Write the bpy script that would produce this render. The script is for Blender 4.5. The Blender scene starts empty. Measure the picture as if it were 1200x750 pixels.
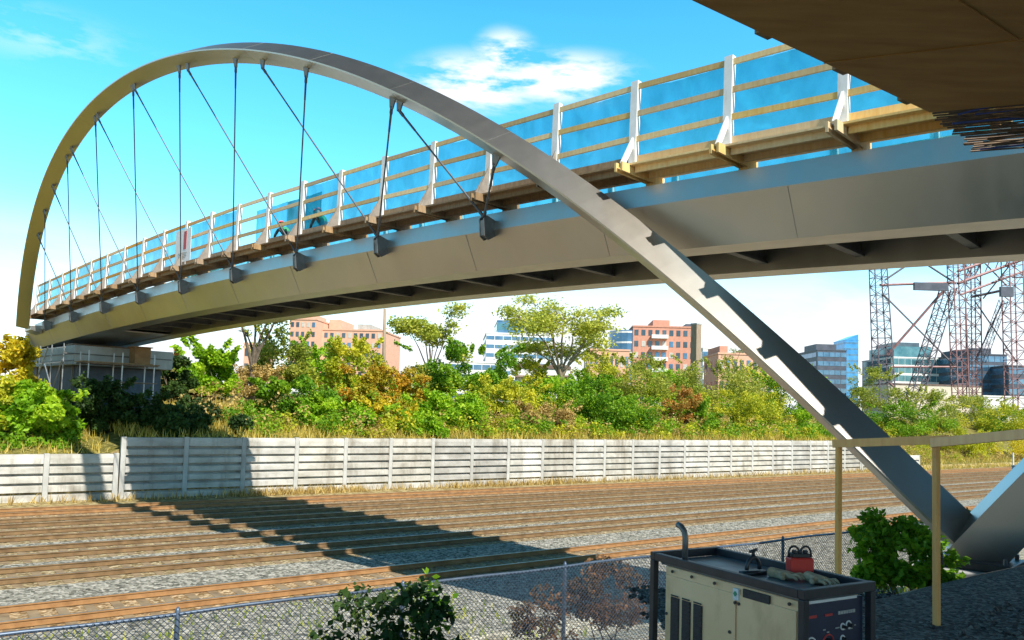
import bpy, bmesh, math, random
import numpy as np
from mathutils import Vector, Matrix

R = math.radians
SC = bpy.context.scene
COL = SC.collection
rng = random.Random(7)

# ------------------------------------------------------------------ camera
EYE = 4.9                      # camera height above the track ballast
FOC, ROLL, PITCH = 930.0, 0.03, 0.06
cam = bpy.data.cameras.new('camera')
cam.sensor_width = 36.0
cam.lens = FOC / 1200 * 36
cam.shift_y = 53.2 / 1200
cam.shift_x = 1.6 / 1200
cam.clip_start, cam.clip_end = 0.1, 8000
camo = bpy.data.objects.new('camera', cam)
camo.matrix_world = (Matrix.Translation((0, 0, EYE)) @ Matrix.Rotation(math.pi / 2 + math.atan(PITCH), 4, 'X')
                     @ Matrix.Rotation(ROLL, 4, 'Z'))
COL.objects.link(camo)
SC.camera = camo

# ------------------------------------------------------------------ sun and sky
SUN_H = Vector((-0.626, 0.790, -1.0))            # direction the light travels
to_sun = (-SUN_H).normalized()
sl = bpy.data.lights.new('sun', 'SUN')
sl.energy, sl.angle, sl.color = 5.0, R(0.5), (1.0, 0.95, 0.86)
so = bpy.data.objects.new('sun', sl)
so.rotation_euler = SUN_H.to_track_quat('-Z', 'Y').to_euler()
so.location = (30, -30, 60)
COL.objects.link(so)

world = bpy.data.worlds.new('World')
SC.world = world
world.use_nodes = True
SC.view_settings.view_transform = 'Standard'
SC.view_settings.look = 'None'
SC.view_settings.exposure = 0.58
SC.view_settings.gamma = 1.0
SC.view_settings.use_curve_mapping = False


def build_world():
    nt = world.node_tree
    nt.nodes.clear()
    N = nt.nodes.new
    L = nt.links.new
    out = N('ShaderNodeOutputWorld')
    bg = N('ShaderNodeBackground')
    sky = N('ShaderNodeTexSky')
    sky.sky_type = 'NISHITA'
    sky.sun_disc = False
    sky.sun_elevation = math.asin(to_sun.z)
    sky.sun_rotation = math.atan2(to_sun.x, to_sun.y)
    sky.air_density, sky.dust_density, sky.ozone_density = 1.0, 0.3, 2.0
    hs = N('ShaderNodeHueSaturation')
    hs.inputs['Hue'].default_value = 0.476
    hs.inputs['Saturation'].default_value = 1.38
    hs.inputs['Value'].default_value = 2.0
    L(sky.outputs[0], hs.inputs['Color'])
    tc = N('ShaderNodeTexCoord')
    sep = N('ShaderNodeSeparateXYZ')
    L(tc.outputs['Generated'], sep.inputs[0])

    def math_(op, a, b=None, c=None, clamp=False):
        m = N('ShaderNodeMath')
        m.operation = op
        m.use_clamp = clamp
        for i, v in enumerate((a, b, c)):
            if v is None:
                continue
            if isinstance(v, (int, float)):
                m.inputs[i].default_value = v
            else:
                L(v, m.inputs[i])
        return m.outputs[0]

    def mrange(v, a, b, c, d):
        m = N('ShaderNodeMapRange')
        m.interpolation_type = 'SMOOTHSTEP'
        L(v, m.inputs[0])
        for i, q in enumerate((a, b, c, d)):
            m.inputs[i + 1].default_value = q
        return m.outputs[0]

    mp = N('ShaderNodeMapping')
    mp.inputs['Scale'].default_value = (1.0, 1.0, 3.4)
    L(tc.outputs['Generated'], mp.inputs[0])
    nz = N('ShaderNodeTexNoise')
    nz.inputs['Scale'].default_value = 4.2
    nz.inputs['Detail'].default_value = 9
    nz.inputs['Roughness'].default_value = 0.58
    nz.inputs['Distortion'].default_value = 0.4
    L(mp.outputs[0], nz.inputs[0])
    # bright thin cloud bank low over the horizon
    low = mrange(sep.outputs['Z'], 0.09, 0.23, 1.0, 0.0)
    nn = mrange(nz.outputs[0], 0.34, 0.60, 0.0, 1.0)
    bank = math_('MULTIPLY', low, math_('ADD', math_('MULTIPLY', nn, 0.55), 0.5), clamp=True)
    bank = math_('MULTIPLY', bank, mrange(sep.outputs['Y'], -0.25, 0.35, 0.12, 1.0))
    # one small fair-weather cloud high over the walkway and a faint wisp
    def puff(d, r0, r1, sx):
        v = N('ShaderNodeVectorMath')
        v.operation = 'SUBTRACT'
        L(tc.outputs['Generated'], v.inputs[0])
        v.inputs[1].default_value = d
        m2 = N('ShaderNodeVectorMath')
        m2.operation = 'MULTIPLY'
        L(v.outputs[0], m2.inputs[0])
        m2.inputs[1].default_value = sx
        ln = N('ShaderNodeVectorMath')
        ln.operation = 'LENGTH'
        L(m2.outputs[0], ln.inputs[0])
        return mrange(ln.outputs['Value'], r0, r1, 1.0, 0.0)
    nz2 = N('ShaderNodeTexNoise')
    nz2.inputs['Scale'].default_value = 13.0
    nz2.inputs['Detail'].default_value = 8
    nz2.inputs['Roughness'].default_value = 0.58
    nz2.inputs['Distortion'].default_value = 0.0
    L(mp.outputs[0], nz2.inputs[0])
    n2 = mrange(nz2.outputs[0], 0.34, 0.64, 0.0, 1.0)
    acc = bank
    for d, r0, r1, sx, amt in ((PUFF_A, 0.0, 0.085, (0.75, 1, 1.9), 1.25), (PUFF_B, 0.0, 0.10, (0.8, 1, 2.6), 1.25),
                               (PUFF_C, 0.0, 0.05, (1, 1, 1.3), 1.3), (PUFF_D, 0.0, 0.10, (0.6, 1, 2.6), 0.35)):
        pm = math_('MULTIPLY', puff(d, r0, r1, sx), math_('ADD', math_('MULTIPLY', n2, amt * 1.5), -0.22), clamp=True)
        acc = math_('MAXIMUM', acc, pm)
    mix = N('ShaderNodeMix')
    mix.data_type = 'RGBA'
    L(acc, mix.inputs['Factor'])
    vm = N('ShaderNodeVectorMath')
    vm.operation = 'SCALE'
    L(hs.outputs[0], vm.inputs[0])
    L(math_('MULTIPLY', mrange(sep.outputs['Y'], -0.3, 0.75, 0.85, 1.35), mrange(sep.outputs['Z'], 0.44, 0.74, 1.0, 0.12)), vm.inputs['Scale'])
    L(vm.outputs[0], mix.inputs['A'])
    mix.inputs['B'].default_value = (9.0, 9.4, 9.8, 1)
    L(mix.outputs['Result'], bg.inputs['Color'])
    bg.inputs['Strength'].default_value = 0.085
    L(bg.outputs[0], out.inputs[0])


# ------------------------------------------------------------------ measured directions
RD = Vector((0.79804, 0.60261, 0))      # along the rails
ND = Vector((-0.60261, 0.79804, 0))     # across the rails, away from the camera
BP = Vector((6.2494, 14.7573, 0))       # a point on the bridge's near edge
BD = Vector((-0.71684, 0.69724, 0))     # along the bridge, away from the camera
BO = Vector((-0.69724, -0.71684, 0))    # outward from its near edge, towards the camera
UP = Vector((0, 0, 1))


def AD(a, d, z=0.0):
    return RD * a + ND * d + UP * z


def zc(s):
    return 10.03 - 0.0010 * (s - 22) ** 2


def B(s, o, z):
    """bridge coordinates: along, outward, height above the girder's crease line"""
    return BP + BD * s + BO * o + UP * (zc(s) + z)


def ray(x, y):
    c, n = math.cos(ROLL), math.sin(ROLL)
    dx, dy = x - 600, y - 375
    X, Y = 600 + c * dx + n * dy, 375 - n * dx + c * dy
    u, v = (X - 600) / FOC, (428.24 - Y) / FOC
    p = math.atan(PITCH)
    c, n = math.cos(p), math.sin(p)
    d = Vector((u, c - v * n, n + v * c))
    return d / d.y


def atY(x, y, Y):
    return ray(x, y) * Y + UP * EYE


def atD(x, y, D):
    d = ray(x, y)
    return d * (D / d.dot(ND)) + UP * EYE


def atZ(x, y, z):
    d = ray(x, y)
    return d * ((z - EYE) / d.z) + UP * EYE


PUFF_A = tuple(ray(560, 98).normalized())
PUFF_B = tuple(ray(655, 92).normalized())
PUFF_C = tuple(ray(592, 66).normalized())
PUFF_D = tuple(ray(40, 40).normalized())
build_world()

# ------------------------------------------------------------------ materials


def new_mat(name):
    m = bpy.data.materials.new(name)
    m.use_nodes = True
    nt = m.node_tree
    b = nt.nodes['Principled BSDF']
    return m, nt, b


def noise(nt, scale, detail=6, rough=0.6, vec=None, stretch=None):
    n = nt.nodes.new('ShaderNodeTexNoise')
    n.inputs['Scale'].default_value = scale
    n.inputs['Detail'].default_value = detail
    n.inputs['Roughness'].default_value = rough
    tc = nt.nodes.new('ShaderNodeTexCoord')
    src = tc.outputs['Object']
    if stretch:
        mp = nt.nodes.new('ShaderNodeMapping')
        mp.inputs['Scale'].default_value = stretch
        nt.links.new(src, mp.inputs[0])
        src = mp.outputs[0]
    nt.links.new(src, n.inputs['Vector'])
    return n.outputs['Fac']


def ramp(nt, fac, stops):
    r = nt.nodes.new('ShaderNodeValToRGB')
    e = r.color_ramp.elements
    while len(e) < len(stops):
        e.new(0.5)
    for el, (p, c) in zip(e, stops):
        el.position = p
        el.color = (*c, 1)
    nt.links.new(fac, r.inputs[0])
    return r.outputs[0]


def bump(nt, b, h, strength, dist=0.02):
    n = nt.nodes.new('ShaderNodeBump')
    n.inputs['Strength'].default_value = strength
    n.inputs['Distance'].default_value = dist
    nt.links.new(h, n.inputs['Height'])
    nt.links.new(n.outputs[0], b.inputs['Normal'])


def mat_plain(name, lo, hi, scale=3.0, rough=0.7, metal=0.0, bmp=0.0, stretch=None, detail=6):
    m, nt, b = new_mat(name)
    f = noise(nt, scale, detail, 0.6, stretch=stretch)
    c = ramp(nt, f, [(0.3, lo), (0.7, hi)])
    nt.links.new(c, b.inputs['Base Color'])
    b.inputs['Roughness'].default_value = rough
    b.inputs['Metallic'].default_value = metal
    if bmp:
        bump(nt, b, f, bmp)
    return m


def vary(m, amount=0.35):
    """boards of one material differ a little in tone"""
    nt = m.node_tree
    b = nt.nodes['Principled BSDF']
    src = b.inputs['Base Color'].links[0].from_socket
    oi = nt.nodes.new('ShaderNodeObjectInfo')
    hs = nt.nodes.new('ShaderNodeHueSaturation')
    for key, lo, hi in (('Value', 1 - amount, 1 + amount * 0.35), ('Saturation', 0.72, 1.05)):
        mr = nt.nodes.new('ShaderNodeMapRange')
        mr.inputs[3].default_value, mr.inputs[4].default_value = lo, hi
        if key == 'Saturation':
            w = nt.nodes.new('ShaderNodeMath')
            w.operation = 'FRACT'
            k = nt.nodes.new('ShaderNodeMath')
            k.operation = 'MULTIPLY'
            k.inputs[1].default_value = 7.31
            nt.links.new(oi.outputs['Random'], k.inputs[0])
            nt.links.new(k.outputs[0], w.inputs[0])
            nt.links.new(w.outputs[0], mr.inputs[0])
        else:
            nt.links.new(oi.outputs['Random'], mr.inputs[0])
        nt.links.new(mr.outputs[0], hs.inputs[key])
    nt.links.new(src, hs.inputs['Color'])
    nt.links.new(hs.outputs[0], b.inputs['Base Color'])
    return m


def stain(m, stretch, lo, hi, dark):
    """weathering streaks and blotches"""
    nt = m.node_tree
    b = nt.nodes['Principled BSDF']
    src = b.inputs['Base Color'].links[0].from_socket
    f = noise(nt, 1.0, 9, 0.68, stretch=stretch)
    c = ramp(nt, f, [(lo, (1, 1, 1)), (hi, dark)])
    mx = nt.nodes.new('ShaderNodeMix')
    mx.data_type = 'RGBA'
    mx.blend_type = 'MULTIPLY'
    mx.inputs['Factor'].default_value = 1.0
    nt.links.new(src, mx.inputs['A'])
    nt.links.new(c, mx.inputs['B'])
    nt.links.new(mx.outputs['Result'], b.inputs['Base Color'])
    return m


def mat_steel(name, c0=(0.47, 0.445, 0.40), c1=(0.57, 0.54, 0.49), r0=0.34, r1=0.44):
    m, nt, b = new_mat(name)
    f = noise(nt, 0.35, 4, 0.5)
    nt.links.new(ramp(nt, f, [(0.3, c0), (0.72, c1)]), b.inputs['Base Color'])
    b.inputs['Metallic'].default_value = 1.0
    g = noise(nt, 1.6, 6, 0.6, stretch=(1.6, 1.6, 0.25))
    mr = nt.nodes.new('ShaderNodeMapRange')
    mr.inputs[1].default_value, mr.inputs[2].default_value = 0.3, 0.7
    mr.inputs[3].default_value, mr.inputs[4].default_value = r0, r1
    nt.links.new(g, mr.inputs[0])
    nt.links.new(mr.outputs[0], b.inputs['Roughness'])
    return m


def mat_leaf(name, stops, transl=0.38):
    """leaf colour varies leaf by leaf through the mesh attribute 'tint'"""
    m, nt, b = new_mat(name)
    at = nt.nodes.new('ShaderNodeAttribute')
    at.attribute_name = 'tint'
    c = ramp(nt, at.outputs['Fac'], stops)
    nt.links.new(c, b.inputs['Base Color'])
    b.inputs['Roughness'].default_value = 0.55
    b.inputs['Specular IOR Level'].default_value = 0.25
    tr = nt.nodes.new('ShaderNodeBsdfTranslucent')
    nt.links.new(c, tr.inputs['Color'])
    mx = nt.nodes.new('ShaderNodeMixShader')
    mx.inputs[0].default_value = transl
    nt.links.new(b.outputs[0], mx.inputs[1])
    nt.links.new(tr.outputs[0], mx.inputs[2])
    nt.links.new(mx.outputs[0], nt.nodes['Material Output'].inputs['Surface'])
    return m


def mat_gravel(name, stops, scale, bmp=0.9, patch=None):
    m, nt, b = new_mat(name)
    tc = nt.nodes.new('ShaderNodeTexCoord')
    v = nt.nodes.new('ShaderNodeTexVoronoi')
    v.inputs['Scale'].default_value = scale
    nt.links.new(tc.outputs['Object'], v.inputs['Vector'])
    sp = nt.nodes.new('ShaderNodeSeparateColor')
    nt.links.new(v.outputs['Color'], sp.inputs[0])
    c = ramp(nt, sp.outputs[0], stops)
    if patch:
        f = noise(nt, 0.5, 8, 0.7)
        f2 = ramp(nt, f, [(0.44, (0, 0, 0)), (0.62, (1, 1, 1))])
        mx = nt.nodes.new('ShaderNodeMix')
        mx.data_type = 'RGBA'
        nt.links.new(f2, mx.inputs['Factor'])
        nt.links.new(c, mx.inputs['A'])
        mx.inputs['B'].default_value = (*patch, 1)
        c = mx.outputs['Result']
    nt.links.new(c, b.inputs['Base Color'])
    b.inputs['Roughness'].default_value = 0.95
    b.inputs['Specular IOR Level'].default_value = 0.1
    inv = nt.nodes.new('ShaderNodeMath')
    inv.operation = 'SUBTRACT'
    inv.inputs[0].default_value = 1.0
    nt.links.new(v.outputs['Distance'], inv.inputs[1])
    bump(nt, b, inv.outputs[0], bmp, 0.05)
    return m


M = {}
M['steel'] = mat_steel('stainless steel')
M['steel_arch'] = mat_steel('blasted stainless arch steel', (0.47, 0.445, 0.40), (0.54, 0.51, 0.46), 0.37, 0.395)
M['steel_dark'] = mat_plain('dark mill steel', (0.10, 0.10, 0.10), (0.20, 0.19, 0.17), 1.5, 0.6, 0.6)  # dark mill steel, mainly for floor beams and deck pan
M['cable'] = mat_plain('cable steel', (0.07, 0.075, 0.09), (0.12, 0.125, 0.14), 8, 0.5, 0.3)
M['plate'] = mat_plain('bracket plate', (0.16, 0.16, 0.16), (0.26, 0.25, 0.24), 4, 0.5, 0.7)
M['lumber'] = mat_plain('spruce lumber', (0.80, 0.47, 0.13), (0.92, 0.66, 0.27), 2.0, 0.75, stretch=(7, 7, 1.2))
M['lumber_dark'] = mat_plain('weathered and shaded plank', (0.25, 0.14, 0.06), (0.42, 0.27, 0.12), 2.5, 0.8, stretch=(6, 6, 1.5))  # darker lumber; along the farther walkway the shade is in this colour
M['white_wood'] = mat_plain('white painted post', (0.74, 0.73, 0.70), (0.86, 0.85, 0.83), 4, 0.6)
M['grey_wood'] = mat_plain('grey plywood gusset', (0.20, 0.17, 0.14), (0.30, 0.26, 0.22), 5, 0.8)
M['plywood'] = mat_plain('stained plywood', (0.44, 0.22, 0.05), (0.62, 0.34, 0.10), 1.2, 0.7, stretch=(1.2, 7, 3))
M['rebar'] = mat_plain('rusty rebar', (0.15, 0.095, 0.06), (0.30, 0.22, 0.15), 14, 0.8, 0.1)
M['rebar_blue'] = mat_plain('coated rebar', (0.06, 0.10, 0.35), (0.12, 0.18, 0.55), 9, 0.45)
M['rail'] = mat_plain('rusty rail', (0.13, 0.075, 0.03), (0.25, 0.155, 0.07), 3, 0.75, 0.15)
M['rail_bright'] = mat_plain('orange rusty rail', (0.23, 0.115, 0.04), (0.37, 0.20, 0.08), 3, 0.8, 0.1)
M['rail_top'] = mat_plain('worn rail head', (0.30, 0.26, 0.21), (0.42, 0.38, 0.33), 3, 0.4, 0.6)
M['tie'] = mat_plain('wooden sleeper', (0.16, 0.11, 0.06), (0.32, 0.235, 0.135), 2.5, 0.9)
M['concrete'] = mat_plain('pale concrete', (0.36, 0.35, 0.32), (0.50, 0.49, 0.45), 1.3, 0.85, bmp=0.15, detail=10)
M['concrete_grey'] = mat_plain('grey concrete', (0.30, 0.30, 0.29), (0.44, 0.43, 0.41), 1.8, 0.9, bmp=0.2, detail=10)
M['wallpanel'] = mat_plain('weathered wall panel', (0.32, 0.295, 0.24), (0.60, 0.57, 0.50), 0.9, 0.85, stretch=(0.9, 0.9, 1.6), detail=10)
M['hoarding'] = mat_plain('dark blue hoarding', (0.05, 0.065, 0.085), (0.10, 0.12, 0.15), 1.5, 0.7)
M['tube'] = mat_plain('galvanised tube', (0.36, 0.37, 0.38), (0.50, 0.51, 0.52), 5, 0.4, 0.7)
M['fence'] = mat_plain('dull galvanised wire', (0.07, 0.10, 0.15), (0.12, 0.16, 0.22), 6, 0.45, 0.5)
M['bark'] = mat_plain('bark', (0.075, 0.055, 0.038), (0.17, 0.13, 0.09), 5, 0.95, bmp=0.5)
M['bark_pale'] = mat_plain('pale bark', (0.16, 0.12, 0.08), (0.30, 0.24, 0.16), 5, 0.95, bmp=0.4)
M['pole'] = mat_plain('old pole wood', (0.22, 0.16, 0.11), (0.36, 0.28, 0.20), 2, 0.9, stretch=(5, 5, 0.6))
M['brick'] = mat_plain('red brick', (0.50, 0.23, 0.16), (0.60, 0.30, 0.21), 1.5, 0.9)
M['brick_orange'] = mat_plain('orange brick', (0.62, 0.34, 0.23), (0.70, 0.42, 0.30), 1.0, 0.9)
M['stucco'] = mat_plain('white stucco', (0.70, 0.70, 0.68), (0.80, 0.80, 0.78), 0.6, 0.8)
M['beige'] = mat_plain('beige cladding', (0.55, 0.49, 0.38), (0.68, 0.61, 0.49), 0.4, 0.85)
M['roof'] = mat_plain('brown roof', (0.13, 0.085, 0.07), (0.20, 0.14, 0.11), 0.8, 0.9)
M['dark_clad'] = mat_plain('dark cladding', (0.045, 0.055, 0.075), (0.09, 0.10, 0.13), 0.5, 0.5)
M['redsteel'] = mat_plain('faded red lattice steel', (0.17, 0.085, 0.09), (0.30, 0.16, 0.16), 1.2, 0.6, 0.2)
M['greysteel'] = mat_plain('dark lattice steel', (0.07, 0.06, 0.075), (0.14, 0.115, 0.135), 1.2, 0.6, 0.2)
M['black_paint'] = mat_plain('black enamel', (0.012, 0.013, 0.018), (0.03, 0.032, 0.04), 7, 0.42)
M['beige_paint'] = mat_plain('beige enamel', (0.80, 0.50, 0.27), (0.90, 0.61, 0.36), 1.6, 0.5)
M['top_paint'] = mat_plain('dusty dark top', (0.09, 0.11, 0.13), (0.24, 0.26, 0.28), 5, 0.38, 0.3, detail=10)
M['navy'] = mat_plain('navy control panel', (0.012, 0.018, 0.045), (0.022, 0.03, 0.065), 6, 0.4)
M['grille'] = mat_plain('black grille', (0.012, 0.012, 0.014), (0.035, 0.035, 0.04), 60, 0.6)
M['white_mark'] = mat_plain('white marking', (0.62, 0.62, 0.62), (0.75, 0.75, 0.75), 5, 0.5)
M['red_mark'] = mat_plain('red marking', (0.42, 0.03, 0.03), (0.55, 0.05, 0.04), 5, 0.5)
M['green_mark'] = mat_plain('green sticker', (0.02, 0.25, 0.12), (0.03, 0.32, 0.16), 5, 0.5)
M['red_plastic'] = mat_plain('red plastic', (0.50, 0.02, 0.015), (0.62, 0.035, 0.025), 5, 0.4)
M['glove'] = mat_plain('worn leather', (0.36, 0.24, 0.14), (0.58, 0.42, 0.27), 22, 0.95, bmp=0.4)
M['banner'] = mat_plain('white banner cloth', (0.76, 0.74, 0.74), (0.84, 0.82, 0.82), 3, 0.7)
M['hi_vis'] = mat_plain('green work vest', (0.03, 0.26, 0.13), (0.05, 0.36, 0.19), 9, 0.8)
M['orange_cloth'] = mat_plain('orange cloth', (0.75, 0.18, 0.03), (0.85, 0.26, 0.05), 9, 0.8)
M['trousers'] = mat_plain('dark work trousers', (0.03, 0.05, 0.06), (0.06, 0.09, 0.09), 9, 0.9)
M['skin'] = mat_plain('skin', (0.45, 0.26, 0.18), (0.52, 0.31, 0.22), 9, 0.6)
M['hat_red'] = mat_plain('red hard hat', (0.62, 0.10, 0.10), (0.70, 0.16, 0.15), 9, 0.35)
M['gold'] = mat_plain('yellow-tan timber', (0.86, 0.36, 0.05), (0.98, 0.52, 0.10), 2.5, 0.8, stretch=(6, 6, 1))

for k_ in ('lumber', 'lumber_dark', 'gold'):
    vary(M[k_])
vary(M['wallpanel'], 0.22)
stain(M['wallpanel'], (1.3, 1.3, 0.22), 0.50, 0.74, (0.42, 0.37, 0.30))
stain(M['white_wood'], (5, 5, 1.0), 0.55, 0.80, (0.70, 0.66, 0.60))
stain(M['beige_paint'], (2.6, 2.6, 1.0), 0.52, 0.78, (0.55, 0.47, 0.38))
stain(M['concrete'], (0.8, 0.8, 0.2), 0.50, 0.75, (0.55, 0.52, 0.48))
stain(M['gold'], (9, 9, 9), 0.60, 0.75, (0.60, 0.45, 0.30))


def mat_glass(name, c0, c1, scale=0.3, rough=0.12):
    m = mat_plain(name, c0, c1, scale, rough, 0.55)
    return m


M['glass_blue'] = mat_glass('blue glazing', (0.06, 0.14, 0.24), (0.16, 0.28, 0.42))
M['blind'] = mat_plain('pale window blind', (0.40, 0.38, 0.34), (0.55, 0.53, 0.48), 2, 0.7)
M['glass_teal'] = mat_glass('teal glazing', (0.05, 0.15, 0.19), (0.14, 0.28, 0.32))
M['glass_dark'] = mat_glass('dark window glass', (0.05, 0.07, 0.09), (0.12, 0.15, 0.18))
M['glass_sky'] = mat_glass('bright blue glazing', (0.05, 0.22, 0.50), (0.10, 0.34, 0.62))


def mat_net(name, col, alpha):
    m, nt, b = new_mat(name)
    nt.nodes.remove(b)
    d = nt.nodes.new('ShaderNodeBsdfDiffuse')
    t = nt.nodes.new('ShaderNodeBsdfTranslucent')
    tp = nt.nodes.new('ShaderNodeBsdfTransparent')
    tp.inputs[0].default_value = (*[0.55 + 0.45 * min(1, c * 1.6) for c in col], 1)
    f = noise(nt, 1.3, 6, 0.6)
    lo = tuple(c * 0.7 for c in col)
    c = ramp(nt, f, [(0.35, lo), (0.7, col)])
    nt.links.new(c, d.inputs[0])
    nt.links.new(c, t.inputs[0])
    m1 = nt.nodes.new('ShaderNodeMixShader')
    m1.inputs[0].default_value = 0.6
    m2 = nt.nodes.new('ShaderNodeMixShader')
    fa = noise(nt, 0.9, 7, 0.6, stretch=(1.6, 1.6, 0.8))
    ma = nt.nodes.new('ShaderNodeMapRange')
    ma.inputs[1].default_value, ma.inputs[2].default_value = 0.32, 0.68
    ma.inputs[3].default_value, ma.inputs[4].default_value = alpha - 0.10, min(0.95, alpha + 0.16)
    nt.links.new(fa, ma.inputs[0])
    nt.links.new(ma.outputs[0], m2.inputs[0])
    nt.links.new(d.outputs[0], m1.inputs[1])
    nt.links.new(t.outputs[0], m1.inputs[2])
    nt.links.new(tp.outputs[0], m2.inputs[1])
    nt.links.new(m1.outputs[0], m2.inputs[2])
    nt.links.new(m2.outputs[0], nt.nodes['Material Output'].inputs['Surface'])
    return m


M['net_blue'] = mat_net('blue debris netting', (0.05, 0.58, 0.86), 0.56)
M['net_green'] = mat_net('teal debris netting', (0.02, 0.34, 0.38), 0.72)

M['ballast'] = mat_gravel('grey ballast', [(0.0, (0.07, 0.07, 0.055)), (0.45, (0.235, 0.225, 0.185)), (1.0, (0.50, 0.47, 0.40))], 11, 1.0)
M['ballast_rust'] = mat_gravel('rust-stained ballast', [(0.0, (0.14, 0.10, 0.05)), (0.5, (0.31, 0.235, 0.125)), (1.0, (0.50, 0.42, 0.27))], 11, 1.0)
M['ballast_orange'] = mat_gravel('orange-stained ballast', [(0.0, (0.16, 0.10, 0.045)), (0.5, (0.34, 0.225, 0.115)), (1.0, (0.56, 0.43, 0.27))], 11, 1.0)
M['bank'] = mat_gravel('pale gravel bank', [(0.0, (0.14, 0.12, 0.08)), (0.5, (0.36, 0.33, 0.25)), (1.0, (0.66, 0.62, 0.50))], 9, 1.0)
M['yard'] = mat_gravel('blue-grey crushed stone', [(0.0, (0.05, 0.05, 0.05)), (0.5, (0.13, 0.13, 0.125)), (1.0, (0.26, 0.26, 0.25))], 30, 1.0)
M['verge'] = mat_gravel('dry verge', [(0.0, (0.16, 0.11, 0.05)), (0.5, (0.30, 0.23, 0.10)), (1.0, (0.46, 0.38, 0.20))], 5, 0.8)
M['turf'] = mat_gravel('dry grassy soil', [(0.0, (0.09, 0.085, 0.02)), (0.5, (0.18, 0.16, 0.04)), (1.0, (0.28, 0.24, 0.08))], 4, 0.8)

LEAF = {
    'green': mat_leaf('green leaves', [(0, (0.05, 0.14, 0.008)), (0.5, (0.16, 0.34, 0.015)), (1, (0.38, 0.54, 0.03))], 0.44),
    'bright': mat_leaf('bright green leaves', [(0, (0.09, 0.24, 0.008)), (0.5, (0.28, 0.5, 0.018)), (1, (0.55, 0.7, 0.04))], 0.44),
    'dark': mat_leaf('dark and shaded green leaves', [(0, (0.02, 0.05, 0.012)), (0.6, (0.05, 0.10, 0.02)), (1, (0.10, 0.16, 0.03))]),  # also carries the shade of plants under the bridge in its colour
    'yellow': mat_leaf('yellow leaves', [(0, (0.3, 0.32, 0.02)), (0.5, (0.66, 0.54, 0.025)), (1, (0.88, 0.64, 0.04))], 0.44),
    'orange': mat_leaf('orange leaves', [(0, (0.22, 0.27, 0.02)), (0.5, (0.52, 0.40, 0.03)), (1, (0.72, 0.34, 0.04))]),
    'pale': mat_leaf('pale airy leaves', [(0, (0.26, 0.34, 0.04)), (0.5, (0.5, 0.54, 0.07)), (1, (0.74, 0.7, 0.15))], 0.44),
    'red': mat_leaf('red-brown leaves', [(0, (0.20, 0.20, 0.03)), (0.5, (0.48, 0.24, 0.05)), (1, (0.62, 0.26, 0.07))]),
    'olive': mat_leaf('olive leaves', [(0, (0.16, 0.21, 0.025)), (0.5, (0.34, 0.39, 0.045)), (1, (0.58, 0.54, 0.11))], 0.44),
    'gold': mat_leaf('gold-green leaves', [(0, (0.22, 0.3, 0.02)), (0.5, (0.5, 0.52, 0.03)), (1, (0.8, 0.7, 0.06))], 0.44),
    'tan': mat_leaf('dry tan foliage', [(0, (0.243, 0.155, 0.048)), (0.5, (0.486, 0.341, 0.108)), (1, (0.781, 0.589, 0.216))]),
    'maroon': mat_leaf('russet brush', [(0, (0.05, 0.045, 0.02)), (0.5, (0.16, 0.085, 0.04)), (1, (0.34, 0.18, 0.09))]),
    'grass': mat_leaf('dry grass', [(0, (0.243, 0.217, 0.024)), (0.5, (0.556, 0.419, 0.072)), (1, (0.850, 0.651, 0.168))]),
}

# ------------------------------------------------------------------ helpers


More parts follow.
